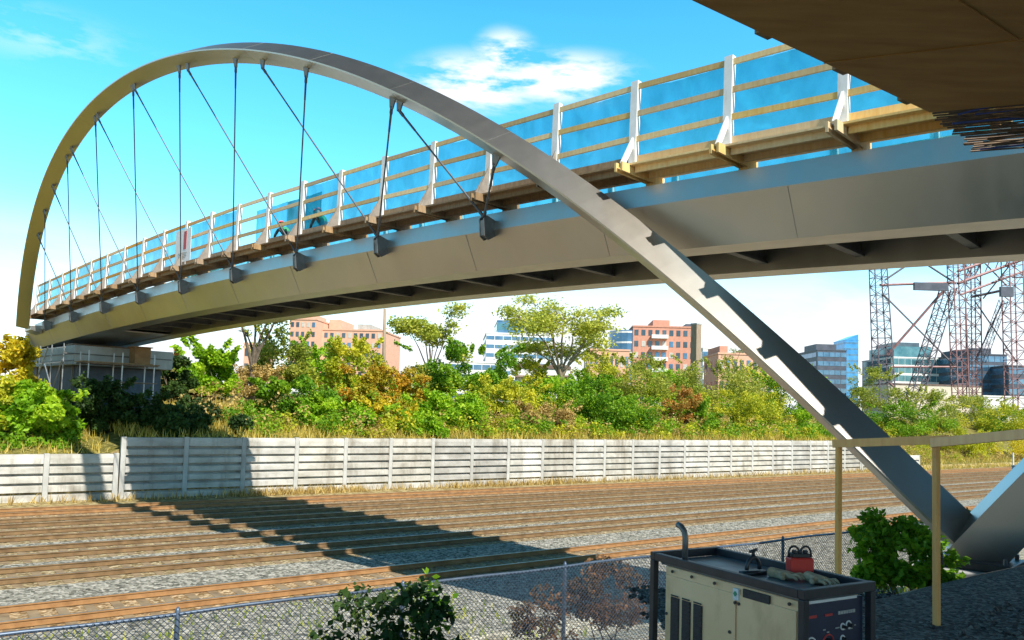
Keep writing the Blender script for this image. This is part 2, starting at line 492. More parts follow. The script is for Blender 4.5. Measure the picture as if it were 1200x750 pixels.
class MB:
    def __init__(self):
        self.v, self.f, self.mi = [], [], []

    def add(self, vs, fs, mi=0):
        k = len(self.v)
        self.v += [tuple(p) for p in vs]
        self.f += [tuple(i + k for i in f) for f in fs]
        self.mi += [mi] * len(fs)
        return self

    def hexa(self, p, mi=0):
        """eight corners: bottom four then top four"""
        return self.add(p, [(3, 2, 1, 0), (4, 5, 6, 7), (0, 1, 5, 4), (1, 2, 6, 5), (2, 3, 7, 6), (3, 0, 4, 7)], mi)

    def box(self, c, ax, ay, az, mi=0):
        c = Vector(c)
        ax, ay, az = Vector(ax) / 2, Vector(ay) / 2, Vector(az) / 2
        return self.hexa([c - ax - ay - az, c + ax - ay - az, c + ax + ay - az, c - ax + ay - az,
                          c - ax - ay + az, c + ax - ay + az, c + ax + ay + az, c - ax + ay + az], mi)

    def cube(self, c, s, mi=0):
        return self.box(c, (s[0], 0, 0), (0, s[1], 0), (0, 0, s[2]), mi)

    def bar(self, p, q, w, h, up=UP, mi=0):
        p, q = Vector(p), Vector(q)
        d = q - p
        u = Vector(up)
        side = d.cross(u).normalized()
        u2 = side.cross(d).normalized()
        return self.box((p + q) / 2, d, side * w, u2 * h, mi)

    def tube(self, pts, rads, n=6, cap=True, mi=0):
        pts = [Vector(p) for p in pts]
        if not hasattr(rads, '__len__'):
            rads = [rads] * len(pts)
        rings = []
        prev = None
        for i, p in enumerate(pts):
            d = (pts[min(i + 1, len(pts) - 1)] - pts[max(i - 1, 0)]).normalized()
            if prev is None:
                a = d.orthogonal().normalized()
            else:
                a = (prev - d * prev.dot(d))
                a = a.normalized() if a.length > 1e-6 else d.orthogonal().normalized()
            prev = a
            bb = d.cross(a)
            rings.append([p + (a * math.cos(2 * math.pi * k / n) + bb * math.sin(2 * math.pi * k / n)) * rads[i] for k in range(n)])
        vs = [v for r in rings for v in r]
        fs = []
        for i in range(len(pts) - 1):
            for k in range(n):
                fs.append((i * n + k, i * n + (k + 1) % n, (i + 1) * n + (k + 1) % n, (i + 1) * n + k))
        if cap:
            fs.append(tuple(range(n - 1, -1, -1)))
            fs.append(tuple((len(pts) - 1) * n + k for k in range(n)))
        return self.add(vs, fs, mi)

    def loft(self, sections, cap=True, mi=0):
        n = len(sections[0])
        vs = [v for s_ in sections for v in s_]
        fs = []
        for i in range(len(sections) - 1):
            for k in range(n):
                fs.append((i * n + k, i * n + (k + 1) % n, (i + 1) * n + (k + 1) % n, (i + 1) * n + k))
        if cap:
            fs.append(tuple(range(n - 1, -1, -1)))
            fs.append(tuple((len(sections) - 1) * n + k for k in range(n)))
        return self.add(vs, fs, mi)

    def prism(self, poly, ext, mi=0):
        e = Vector(ext)
        return self.loft([[Vector(p) for p in poly], [Vector(p) + e for p in poly]], True, mi)

    def build(self, name, mat, parent=None, smooth=False, bevel=0.0, recalc=True):
        me = bpy.data.meshes.new(name)
        me.from_pydata(self.v, [], self.f)
        mats = mat if isinstance(mat, (list, tuple)) else [mat]
        for m_ in mats:
            me.materials.append(m_)
        if len(mats) > 1:
            me.polygons.foreach_set('material_index', self.mi)
        if recalc:
            bm = bmesh.new()
            bm.from_mesh(me)
            bmesh.ops.recalc_face_normals(bm, faces=bm.faces)
            bm.to_mesh(me)
            bm.free()
        if smooth:
            me.polygons.foreach_set('use_smooth', [True] * len(me.polygons))
        me.update()
        ob = bpy.data.objects.new(name, me)
        COL.objects.link(ob)
        if bevel:
            md = ob.modifiers.new('edge', 'BEVEL')
            md.width, md.segments, md.limit_method, md.angle_limit = bevel, 2, 'ANGLE', R(40)
        if parent is not None:
            hang(ob, parent)
        return ob


def base_of(o):
    v = Vector(o.location)
    while o.parent is not None:
        o = o.parent
        v += Vector(o.location)
    return v


def hang(ob, parent):
    """parent a mesh that was written in world coordinates"""
    ob.parent = parent
    ob.location = -base_of(parent)


def tag(o, label=None, cat=None, group=None, kind=None):
    for k, v in (('label', label), ('category', cat), ('group', group), ('kind', kind)):
        if v:
            o[k] = v
    return o


def empty(name, loc, label, cat, group=None):
    o = bpy.data.objects.new(name, None)
    o.empty_display_size = 0.3
    o.location = loc
    COL.objects.link(o)
    return tag(o, label, cat, group)


def tag_mesh_origin(o, loc):
    """move a top-level mesh's origin to its base"""
    loc = Vector(loc)
    o.data.transform(Matrix.Translation(-loc))
    o.location = loc
    return o


# ------------------------------------------------------------------ ground
def prof(d):
    P = [(-60, 3.2), (4.0, 3.2), (5.7, 2.5), (9.2, 1.0), (10.5, 0.75), (13.5, 0.0), (44.05, 0.0), (44.3, 2.95), (50, 3.6), (58, 4.9), (66, 5.7), (80, 6.2), (4000, 6.2)]
    for (a, za), (b_, zb) in zip(P, P[1:]):
        if d <= b_:
            return za + (zb - za) * (d - a) / (b_ - a)
    return 6.2


def ground_z(a, d):
    z = prof(d)
    if d > 44.1 and a < 8.8:
        z -= 0.75 * max(0, min(1, (52 - d) / 7))
    if d > 44.1 and a > 76:
        z -= max(0, min(1, (a - 76) / 10)) * 2.6 * max(0, min(1, (62 - d) / 14))
    return z


def build_ground():
    ds = [-400, -60, -20, 0, 2, 4.0, 4.6, 5.7, 7, 8.2, 9.2, 10.5, 12, 13.5, 14.5]
    tr = [20.8, 25.55, 29.1, 32.8, 36.1, 39.6]
    for t in tr:
        ds += [t - 1.38, t + 1.38]
    ds += [41.6, 44.05, 44.3, 46, 48, 50, 52, 55, 58, 62, 66, 72, 80, 100, 160, 400, 1200, 3500]
    ds = sorted(set(ds))
    as_ = [-900, -300, -120, -60] + [x for x in range(-40, 112, 2)] + [120, 150, 200, 300, 600, 1500, 3500]
    r = random.Random(3)
    vs, fs, mi = [], [], []
    for a in as_:
        for d in ds:
            z = ground_z(a, d)
            if 4.6 <= d <= 12 and -30 < a < 60:
                z += r.uniform(-0.06, 0.06)
            if 46 <= d <= 80 and -40 < a < 110:
                z += r.uniform(-0.12, 0.12)
            vs.append(AD(a, d, z))
    n = len(ds)
    for i in range(len(as_) - 1):
        for j in range(n - 1):
            fs.append((i * n + j, (i + 1) * n + j, (i + 1) * n + j + 1, i * n + j + 1))
            d = (ds[j] + ds[j + 1]) / 2
            if d < 5.6:
                k = 0
            elif d < 15:
                k = 1
            elif d < 41.6:
                k = 2
                for ti, t in enumerate(tr):
                    if abs(d - t) < 1.37:
                        k = 4 if ti in (0, 5) else 3
            elif d < 44.2:
                k = 5
            else:
                k = 6
            mi.append(k)
    mb = MB()
    mb.v, mb.f, mb.mi = [tuple(v) for v in vs], fs, mi
    g = mb.build('ground', [M['yard'], M['bank'], M['ballast'], M['ballast_rust'], M['ballast_orange'], M['verge'], M['turf']], recalc=False)
    tag(g, kind='structure', label='ground with railway ballast bed and grassy embankment')
    return tr


TRACKS = build_ground()

# ------------------------------------------------------------------ railway tracks
track_labels = [
    'orange rusty railway track nearest the chain-link fence',
    'brown railway track second from the chain-link fence, beyond the wide ballast strip',
    'brown railway track third from the chain-link fence',
    'brown railway track third from the ribbed retaining wall',
    'brown railway track second from the ribbed retaining wall',
    'reddish weedy railway track right along the ribbed retaining wall']


def build_tracks():
    for d, lab, i in zip(TRACKS, track_labels, range(6)):
        t = empty('railway_track', AD(10, d, 0), lab, 'railway track', 'parallel railway tracks')
        mr = M['rail_bright'] if i in (0, 5) else M['rail']
        for sgn in (-1, 1):
            dc = d + sgn * 0.7525
            prof_ = [(-0.07, 0.02), (0.07, 0.02), (0.07, 0.035), (0.012, 0.05), (0.012, 0.13), (0.036, 0.14), (0.036, 0.172), (-0.036, 0.172), (-0.036, 0.14), (-0.012, 0.13), (-0.012, 0.05), (-0.07, 0.035)]
            mb = MB()
            n = len(prof_)
            aa = [-70 + 10 * k for k in range(38)]
            mb.loft([[AD(a, dc + x, z) for x, z in prof_] for a in aa])
            for f_i, f in enumerate(mb.f):
                if len(f) == 4 and f[0] % n == 6:
                    mb.mi[f_i] = 1
            mb.build('rail', [mr, M['rail_top']], t)
        mb = MB()
        r = random.Random(40 + i)
        a = -45.0
        while a < 150:
            mb.box(AD(a, d + r.uniform(-0.04, 0.04), -0.05), RD * 0.23, ND * 2.55, UP * (0.105 + r.uniform(0, 0.025)))
            a += 0.58
        o = mb.build('ties', M['tie'], t)
        tag(o, kind='stuff')


build_tracks()

# ------------------------------------------------------------------ retaining walls
def build_wall(a0, nb, ztop, zb, label, steps, name='retaining_wall'):
    D = 44.0
    w = empty(name, AD(a0, D, 0), label, 'retaining wall', 'ribbed retaining walls along the tracks')
    for k in range(nb):
        s0, s1 = a0 + 3.05 * k + 0.13, a0 + 3.05 * (k + 1) - 0.13
        zt = ztop[k] if isinstance(ztop, list) else ztop
        n = steps if not isinstance(ztop, list) else max(2, int(round(steps * zt / 3.05)))
        h = zt / n
        pr = []
        for q in range(n):
            z = q * h
            pr += [(0.11, z + 0.001), (-0.12, z + 0.002), (-0.12, z + h * 0.60), (0.11, z + h * 0.80)]
        pr[-1] = (-0.08, zt)
        pr += [(0.30, zt), (0.30, 0)]
        mb = MB()
        mb.loft([[AD(a, D + x, z) for x, z in pr] for a in (s0, s1)])
        mb.build('panel', M['wallpanel'], w)
    for k in range(nb + 1):
        a = a0 + 3.05 * k
        zt = (ztop[min(k, nb - 1)] if isinstance(ztop, list) else ztop) + zb
        mb = MB()
        mb.box(AD(a, D, zt / 2 - 0.01), RD * 0.24, ND * 0.26, UP * (zt + 0.02))
        mb.build('post', M['concrete'], w, bevel=0.015)
    return w


build_wall(8.80, 23, 3.08, 0.04, 'tall pale ribbed retaining wall running right along the far track', 7)
build_wall(8.80 - 3.05 * 12 - 0.3, 12, 2.25, 0.04, 'lower ribbed retaining wall at far left, sunlit before the bridge shadow', 5)
build_wall(8.80 + 3.05 * 23 + 0.3, 4, [2.3, 2.0, 1.7, 1.5], 0.04, 'short stepped-down end of ribbed wall seen behind the slanting steel leg', 7)

# ------------------------------------------------------------------ footbridge
S_NEAR, S_FAR = -13.0, 52.6
bridge = empty('footbridge', B(22, -2.6, -9.9), 'curved grey steel footbridge with tied arch crossing over the railway tracks', 'footbridge')


def srange(a, b_, st):
    n = max(1, int(round((b_ - a) / st)))
    return [a + (b_ - a) * i / n for i in range(n + 1)]


def girder(front):
    def o_(x):
        return x if front else -5.2 - x
    sec = [(-0.05, 0.48), (0.0, 0.0), (-0.48, -0.98), (-1.30, -0.98), (-1.30, 0.48)]
    mb = MB()
    mb.loft([[B(s, o_(x), z) for x, z in sec] for s in srange(S_NEAR, S_FAR, 1.2)])
    g = mb.build('edge_girder', M['steel'], bridge)
    # thin weld lines down the outer faces
    if front:
        for s in srange(-9.6, 52.0, 4.8):
            mb = MB()
            mb.bar(B(s + 1.3, 0.004, -0.01), B(s + 1.3, -0.475, -0.975), 0.018, 0.012, BO)
            mb.build('weld_seam', M['steel'], g)
    return g


girder(True)
girder(False)
for s in srange(-10.8, 51.6, 2.4):
    mb = MB()
    sec = [(-0.10, -0.80), (0.10, -0.80), (0.10, -0.74), (0.03, -0.72), (0.03, 0.20), (0.10, 0.22), (0.10, 0.30), (-0.10, 0.30), (-0.10, 0.22), (-0.03, 0.20), (-0.03, -0.72), (-0.10, -0.74)]
    mb.loft([[B(s, oo, 0) + BD * x + UP * z for x, z in sec] for oo in (-1.30, -3.90)])
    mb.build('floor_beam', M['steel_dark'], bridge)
mb = MB()
mb.loft([[B(s, x, z) for x, z in ((-1.30, 0.34), (-3.90, 0.34), (-3.90, 0.44), (-1.30, 0.44))] for s in srange(S_NEAR, S_FAR, 2.4)])
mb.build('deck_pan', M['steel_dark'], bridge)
mb = MB()
mb.loft([[B(s, x, z) for x, z in ((-1.30, -0.93), (-3.90, -0.93), (-3.90, -0.88), (-1.30, -0.88))] for s in srange(40.0, S_FAR, 1.2)])
mb.build('soffit_plate', M['steel'], bridge)
mb = MB()
mb.loft([[B(S_FAR + x, oo, z) for x, z in ((0.003, -0.97), (0.35, -0.97), (0.35, 0.50), (0.003, 0.50))] for oo in (0.02, -5.22)])
mb.build('end_plate', M['steel'], bridge)

# arch, in its own outward-leaning plane
ARCH_PX = [(49.95, 9.97), (47.28, 12.08), (44.12, 14.11), (41.21, 15.66), (37.95, 16.82), (34.39, 17.6), (30.79, 18.06), (26.74, 18.06), (23.56, 17.72), (20.41, 17.1), (17.86, 16.4), (15.36, 15.49), (13.02, 14.45), (11.21, 13.55), (9.34, 12.43), (7.49, 11.17), (5.63, 9.72), (4.5, 8.68), (1.66, 6.3), (0.12, 4.72), (-1.01, 3.62), (-1.65, 2.85)]
LEAN = 0.28


def AP(s, z, nrm=0.0):
    """a point of the arch plane; nrm = offset along the plane's normal (outward, downward)"""
    o = 0.90 + LEAN * (z - 9.8)
    k = 1 / math.sqrt(1 + LEAN * LEAN)
    return BP + BD * s + BO * (o + nrm * k) + UP * (z - nrm * LEAN * k)


_p = np.array(ARCH_PX)
_t = np.concatenate([[0], np.cumsum(np.hypot(*np.diff(_p, axis=0).T))])
_t /= _t[-1]
_w = np.ones(len(_p))
_w[[0, -1]] = 4
CS, CZ = np.polyfit(_t, _p[:, 0], 6, w=_w), np.polyfit(_t, _p[:, 1], 6, w=_w)


def arch_sz(t):
    return float(np.polyval(CS, t)), float(np.polyval(CZ, t))


def arch_frame(t):
    s, z = arch_sz(t)
    s1, z1 = arch_sz(t + 1e-4)
    ds, dz = s1 - s, z1 - z
    l = math.hypot(ds, dz)
    ds, dz = ds / l, dz / l
    es, ez = -dz, ds                     # a normal in the plane
    c_s, c_z = 24, 3
    if (s - c_s) * es + (z - c_z) * ez < 0:
        es, ez = -es, -ez
    return s, z, es, ez


def arch_ring(t, k=0.84):
    s, z, es, ez = arch_frame(t)
    pts = []
    for rad, nn in ((0.08, 0.46), (0.36, -0.52), (0.31, -0.56), (-0.40, -0.28), (-0.43, -0.22), (0.03, 0.46)):
        pts.append(AP(s + es * rad * k, z + ez * rad * k, nn * k))
    return pts


mb = MB()
mb.loft([arch_ring(t) for t in np.linspace(-0.014, 1.0, 120)])
arch = mb.build('arch_rib', M['steel_arch'], bridge)
for t in np.linspace(0.06, 0.97, 15):
    s, z, es, ez = arch_frame(t)
    ds, dz = ez, -es
    mb = MB()
    ring = []
    for e in (-0.010, 0.010):
        rr = []
        for rad, nn in ((0.081, 0.463), (0.363, -0.521), (0.31, -0.563), (-0.40, -0.283), (-0.433, -0.221), (0.029, 0.463)):
            rad, nn = rad * 0.84, nn * 0.84
            rr.append(AP(s + es * rad + ds * e, z + ez * rad + dz * e, nn))
        ring.append(rr)
    mb.loft(ring)
    mb.build('weld_seam', M['steel_arch'], arch)

# steel block that joins the far end of the arch to the girder
mb = MB()
mb.loft([[B(s_, x, z) for x, z in ((-0.04, -0.28), (0.62, -0.12), (0.62, 0.16), (-0.04, 0.20))] for s_ in (49.6, 50.8)])
mb.build('arch_seat', M['steel_arch'], bridge, bevel=0.02)

# hanger nodes, brackets and cables
NODES = [9.6 + 4.8 * i for i in range(9)]


def arch_t_at(x):
    """arch parameter whose s equals x"""
    ts = np.linspace(0, 1, 2001)
    return float(ts[np.argmin(np.abs(np.polyval(CS, ts) - x))])


# along-bridge coordinate on the arch for each node's two cables
VERT_TOP = [8.0, 11.6, 15.4, 19.4, 23.5, 27.8, 32.4, 36.9, 42.0]
DIAG_TOP = [11.3, 17.75, 22.8, 27.6, 32.0, 36.0, 39.8, 43.9, None]


def low_pt(x):
    t = arch_t_at(x)
    s, z, es, ez = arch_frame(t)
    return t, AP(s - es * 0.20, z - ez * 0.20), AP(s - es * 0.46, z - ez * 0.46)


def cable(node, x):
    t, p0, p1 = low_pt(x)
    foot = B(node, 0.30, 0.30)
    mb = MB()
    mb.tube([p1, foot], 0.026, 6)
    c = mb.build('hanger', M['cable'], bridge)
    d = (foot - p1).normalized()
    mb = MB()
    mb.tube([p1 - d * 0.02, p1 + d * 0.18, p1 + d * 0.24, p1 + d * 0.75], [0.045, 0.05, 0.036, 0.032], 6)
    mb.build('clevis', M['cable'], c)
    mb = MB()
    mb.tube([foot - d * 0.75, foot - d * 0.24, foot - d * 0.18, foot], [0.032, 0.036, 0.05, 0.045], 6)
    mb.build('clevis', M['cable'], c)
    # gusset on the arch soffit
    s, z, es, ez = arch_frame(t)
    ds, dz = ez, -es
    mb = MB()
    kk = 1 / math.sqrt(1 + LEAN * LEAN)
    nrm = BO * kk - UP * LEAN * kk
    q = [AP(s - es * 0.16 + ds * 0.14, z - ez * 0.16 + dz * 0.14), AP(s - es * 0.16 - ds * 0.14, z - ez * 0.16 - dz * 0.14), AP(s - es * 0.50 - ds * 0.06, z - ez * 0.50 - dz * 0.06), AP(s - es * 0.50 + ds * 0.06, z - ez * 0.50 + dz * 0.06)]
    mb.prism([p - nrm * 0.025 for p in q], nrm * 0.05)
    mb.build('gusset', M['plate'], bridge)


for i, nd in enumerate(NODES):
    cable(nd, VERT_TOP[i])
    if DIAG_TOP[i] is not None:
        cable(nd, DIAG_TOP[i])
    mb = MB()
    q = [(-0.02, 0.26), (0.28, 0.34), (0.40, 0.24), (0.36, -0.22), (0.20, -0.32), (-0.09, -0.16)]
    for dx in (-0.10, 0.07):
        mb.prism([B(nd, x, z) + BD * dx for x, z in q], BD * 0.03)
    mb.prism([B(nd, x, z) + BD * -0.07 for x, z in ((0.21, -0.27), (0.34, -0.20), (0.38, 0.20), (0.355, 0.22), (0.31, -0.17), (0.20, -0.24))], BD * 0.14)
    mb.build('hanger_bracket', M['plate'], bridge)

# ------------------------------------------------------------------ temporary timber guardrail with netting
POSTS = [2.4 * i for i in range(-5, 22)]


def guardrail(front, label):
    g = empty('timber_guardrail', B(22, 1.0 if front else -6.2, 0.7), label, 'guardrail', 'timber guardrails along the footbridge')

    def O(x):
        return x if front else -5.2 - x

    def P(s, o, z):
        return B(s, O(o), z)
    r = random.Random(11 if front else 12)
    near = lambda s: s < 6  # past this, outriggers, toe boards and planks get the shade-darkened lumber
    for s in POSTS:
        ob = BO if front else -BO
        mb = MB()
        for dx in (-0.085, 0.085):
            mb.bar(P(s, -0.95, 0.78) + BD * dx, P(s, 0.74, 0.78) + BD * dx, 0.055, 0.20)
        mb.bar(P(s, -0.5, 0.58), P(s, -0.7, 0.58), 0.22, 0.19)
        mb.build('outrigger', M['lumber'] if near(s) else M['lumber_dark'], g)
        lean = 0.06
        mb = MB()
        p0, p1 = P(s, 0.18, 0.86), P(s, 0.18 - lean, 2.92 + r.uniform(-0.03, 0.05))
        mb.bar(p0, p1, 0.14, 0.19, BD)
        post = mb.build('post', M['white_wood'], g)
        mb = MB()
        if near(s):
            mb.bar(P(s, 0.60, 0.86) + BD * 0.0, P(s, 0.16, 1.58), 0.13, 0.05, BD)
            mb.bar(P(s, 0.56, 0.885), P(s, 0.26, 0.885), 0.1, 0.05)
            mb.build('brace', M['white_wood'], g)
        else:
            mb.prism([P(s, 0.63, 0.86) - BD * 0.05, P(s, 0.12, 0.86) - BD * 0.05, P(s, 0.06, 1.72) - BD * 0.05, P(s, 0.22, 1.72) - BD * 0.05], BD * 0.02)
            mb.bar(P(s, 0.62, 0.89) + BD * 0.0, P(s, 0.18, 1.60), 0.09, 0.04, BD)
            mb.build('brace', M['grey_wood'], g)
    for s0, s1 in zip(POSTS, POSTS[1:]):
        mid = (s0 + s1) / 2
        lum = M['lumber'] if mid < 26 else M['gold']
        for z in (1.56, 2.16, 2.78):
            mb = MB()
            e0, e1 = r.uniform(-0.02, 0.02), r.uniform(-0.02, 0.02)
            oo = 0.245 - 0.035 * (z - 0.86)
            mb.bar(P(s0 + 0.072, oo - 0.03, z + e0), P(s1 - 0.072, oo - 0.03, z + e1), 0.05, 0.125)
            mb.build('rail', lum, g)
        mb = MB()
        mb.bar(P(s0 + 0.075, 0.16, 1.06), P(s1 - 0.075, 0.16, 1.06), 0.045, 0.19)
        mb.build('toe_board', M['lumber'] if mid < 6 else M['lumber_dark'], g)
        mb = MB()
        for k, oo in enumerate((-0.72, -0.455, -0.19, 0.075, 0.34)):
            mb.bar(P(s0 - 0.002, oo, 0.885 + 0.003 * (k % 2)), P(s1 - 0.004, oo, 0.885 + 0.003 * (k % 2)), 0.268, 0.045)
        for oo in (0.28, -0.29):
            mb.bar(P(s0 + 0.14, oo, 0.80), P(s1 - 0.14, oo, 0.80), 0.05, 0.15)
        mb.build('walkway_plank', M['lumber'] if mid < 6 else M['lumber_dark'], g)
        # netting, slightly slack
        if front or True:
            mb = MB()
            nu, nv = 22, 14
            pull = 0.0
            green = front and (abs(mid - 20.4) < 1.3 or mid < -2)
            worker = front and 19.5 < mid < 23
            base_o = -0.62 if worker else 0.04
            ph = r.uniform(0, 6)
            zt = 2.78 + r.uniform(-0.02, 0.05)
            vs = []
            for iu in range(nu + 1):
                for iv in range(nv + 1):
                    u, v = iu / nu, iv / nv
                    s = s0 + (s1 - s0) * u
                    z = 0.94 + (zt - 0.94) * v - 0.03 * math.sin(math.pi * u) * v
                    ow = base_o - 0.10 * math.sin(math.pi * u) * math.sin(math.pi * v) + (0.03 * math.sin(5 * u + 4 * v + ph) + 0.016 * math.sin(17 * u - 9 * v + 2 * ph) + 0.012 * math.sin(31 * u * (0.6 + v) + ph)) * math.sin(math.pi * u) ** 0.5
                    vs.append(P(s, ow, z))
            fs = [(a * (nv + 1) + b_, (a + 1) * (nv + 1) + b_, (a + 1) * (nv + 1) + b_ + 1, a * (nv + 1) + b_ + 1) for a in range(nu) for b_ in range(nv)]
            mb.add(vs, fs)
            mb.build('netting', M['net_green'] if green else M['net_blue'], g, smooth=True, recalc=False)
    return g


guardrail(True, 'timber guardrail with white posts and blue netting on the near edge of the footbridge')
guardrail(False, 'timber guardrail on the far edge of the footbridge, mostly hidden behind its deck')

# banner
bn = empty('site_banner', B(29.3, 0.3, 1.1), 'white site banner with red mark hung on the timber guardrail', 'banner')
mb = MB()
mb.box(B(28.75, 0.30, 1.83), BD * 1.55, BO * 0.012, UP * 1.45)
mb.build('banner_cloth', M['banner'], bn)
mb = MB()
mb.box(B(28.55, 0.31, 2.05), BD * 0.26, BO * 0.012, UP * 0.80)
mb.build('red_mark', M['red_mark'], bn)
mb = MB()
for k, wd in enumerate((0.9, 0.75, 0.85, 0.6)):
    mb.box(B(28.75, 0.31, 1.50 - 0.07 * k), BD * wd, BO * 0.012, UP * 0.03)
mb.build('small_print', M['concrete_grey'], bn)


# ------------------------------------------------------------------ people
def skin_body(name, joints, edges, mat, parent, sub=2):
    me = bpy.data.meshes.new(name)
    names = list(joints)
    me.from_pydata([joints[k][0] for k in names], [(names.index(a), names.index(b_)) for a, b_ in edges], [])
    me.materials.append(mat)
    ob = bpy.data.objects.new(name, me)
    COL.objects.link(ob)
    md = ob.modifiers.new('skin', 'SKIN')
    me.skin_vertices.new() if not me.skin_vertices else None
    for i, k in enumerate(names):
        rr = joints[k][1]
        me.skin_vertices[0].data[i].radius = (rr, rr)
    me.skin_vertices[0].data[0].use_root = True
    sb = ob.modifiers.new('smooth', 'SUBSURF')
    sb.levels = sb.render_levels = sub
    hang(ob, parent)
    return ob


def worker(s, o, face, label, crouch):
    """a worker kneeling on the walkway; 'face' = +1 looks along the bridge away from the camera"""
    zb = zc(s) + 0.91
    org = BP + BD * s + BO * o + UP * zb
    p = empty('person', org, label, 'person', 'workers on the footbridge')
    F = BD * face
    W = BO

    def J(f, w, z):
        return org + F * f + W * w + UP * z
    h = crouch
    body = {
        'pelvis': (J(0, 0, 0.30), 0.15), 'waist': (J(0.10, 0, 0.42 + h * 0.05), 0.14), 'chest': (J(0.28, 0, 0.56 + h * 0.15), 0.165),
        'neckb': (J(0.40, 0, 0.66 + h * 0.18), 0.07), 'neck': (J(0.45, 0, 0.70 + h * 0.18), 0.06),
        'hl': (J(0.02, 0.11, 0.26), 0.10), 'kl': (J(0.36, 0.15, 0.14), 0.075), 'al': (J(0.02, 0.15, 0.06), 0.05), 'fl': (J(-0.10, 0.15, 0.05), 0.04),
        'hr': (J(0.02, -0.11, 0.26), 0.10), 'kr': (J(0.34, -0.15, 0.34), 0.075), 'ar': (J(0.30, -0.15, 0.07), 0.05), 'fr': (J(0.45, -0.15, 0.04), 0.04),
        'sl': (J(0.34, 0.20, 0.58 + h * 0.15), 0.065), 'el': (J(0.50, 0.25, 0.36 + h * 0.1), 0.05), 'wl': (J(0.68, 0.18, 0.22), 0.035), 'tl': (J(0.76, 0.16, 0.16), 0.03),
        'sr': (J(0.34, -0.20, 0.58 + h * 0.15), 0.065), 'er': (J(0.54, -0.24, 0.40 + h * 0.1), 0.05), 'wr': (J(0.72, -0.14, 0.28), 0.035), 'tr': (J(0.80, -0.12, 0.22), 0.03)}
    edges = [('pelvis', 'waist'), ('waist', 'chest'), ('chest', 'neckb'), ('neckb', 'neck'), ('pelvis', 'hl'), ('hl', 'kl'), ('kl', 'al'), ('al', 'fl'),
             ('pelvis', 'hr'), ('hr', 'kr'), ('kr', 'ar'), ('ar', 'fr'), ('chest', 'sl'), ('sl', 'el'), ('el', 'wl'), ('wl', 'tl'), ('chest', 'sr'), ('sr', 'er'), ('er', 'wr'), ('wr', 'tr')]
    skin_body('body', body, edges, M['trousers'], p, 2)
    vest = {'a': (J(0.06, 0, 0.40 + h * 0.03), 0.175), 'b': (J(0.20, 0, 0.50 + h * 0.10), 0.185), 'c': (J(0.35, 0, 0.62 + h * 0.16), 0.175)}
    skin_body('vest', vest, [('a', 'b'), ('b', 'c')], M['hi_vis'], p, 2)
    # head with face and hat
    hc = J(0.53, 0, 0.80 + h * 0.19)
    bm = bmesh.new()
    bmesh.ops.create_icosphere(bm, subdivisions=3, radius=0.105)
    for v in bm.verts:
        v.co.z *= 1.18
        if v.co.x > 0.07 and abs(v.co.y) < 0.03 and -0.03 < v.co.z < 0.02:
            v.co.x += 0.02
        if v.co.z < -0.06:
            v.co.x += 0.012
            v.co.y *= 0.85
    rot = Matrix((F, W * -face, UP)).transposed().to_4x4() @ Matrix.Rotation(R(28), 4, 'Y')
    me = bpy.data.meshes.new('head')
    bm.transform(Matrix.Translation(hc) @ rot)
    bm.to_mesh(me)
    bm.free()
    me.materials.append(M['skin'])
    hd = bpy.data.objects.new('head', me)
    COL.objects.link(hd)
    hang(hd, p)
    bm = bmesh.new()
    bmesh.ops.create_uvsphere(bm, u_segments=20, v_segments=12, radius=0.135)
    bmesh.ops.delete(bm, geom=[v for v in bm.verts if v.co.z < -0.005], context='VERTS')
    for v in bm.verts:
        if v.co.z < 0.03:
            k = 1.12 if v.co.x < 0.05 else 1.42
            v.co.x *= k
            v.co.y *= 1.10
    me = bpy.data.meshes.new('hard_hat')
    bm.transform(Matrix.Translation(hc + UP * 0.035) @ rot)
    bm.to_mesh(me)
    bm.free()
    me.materials.append(M['hat_red'])
    ht = bpy.data.objects.new('hard_hat', me)
    COL.objects.link(ht)
    hang(ht, p)
    md = ht.modifiers.new('thick', 'SOLIDIFY')
    md.thickness = 0.008
    return p


worker(18.2, -0.18, 1, 'kneeling worker in green vest and red hard hat, higher of the two', 0.6)
worker(20.7, -0.18, 1, 'low crouching worker in green vest before teal netting, lower of the two', 0.0)
# orange jacket thrown on the walkway beside the first worker
mb = MB()
jr = random.Random(5)
rings = []
jc = B(17.35, -0.05, 0.93)
for k in range(7):
    rad = [0.24, 0.25, 0.22, 0.19, 0.14, 0.08, 0.02][k]
    rings.append([jc + BD * (math.cos(q * math.pi / 6) * rad * jr.uniform(0.8, 1.15)) + BO * (math.sin(q * math.pi / 6) * rad * jr.uniform(0.7, 1.1)) + UP * (0.09 * k) for q in range(12)])
mb.loft(rings)
jk = mb.build('orange_jacket', M['orange_cloth'], smooth=True)
tag(tag_mesh_origin(jk, jc), 'bright orange jacket heaped on the plank walkway beside the kneeling worker', 'jacket')

# ------------------------------------------------------------------ foot of the arch and the neighbouring rib
FT = AP(-1.65, 2.85)
ft = empty('arch_footing', (FT.x, FT.y, 2.2), 'grey concrete footing with dark bearing plate under the slanting steel legs', 'footing')
mb = MB()
c = Vector((FT.x + 0.25, FT.y - 0.1, 2.15))
e1, e2 = BD, BO
mb.box(c, e1 * 1.9, e2 * 1.7, UP * 0.55)
mb.build('concrete_block', M['concrete_grey'], ft, bevel=0.03)
mb = MB()
mb.box(c + UP * 0.355, e1 * 1.25, e2 * 1.1, UP * 0.14)
mb.build('bearing_plate', M['black_paint'], ft, bevel=0.01)
mb = MB()
for u in (-0.5, 0.5):
    for w in (-0.42, 0.42):
        mb.tube([c + e1 * u + e2 * w + UP * 0.40, c + e1 * u + e2 * w + UP * 0.52], 0.035, 6)
mb.build('anchor_bolt', M['plate'], ft)

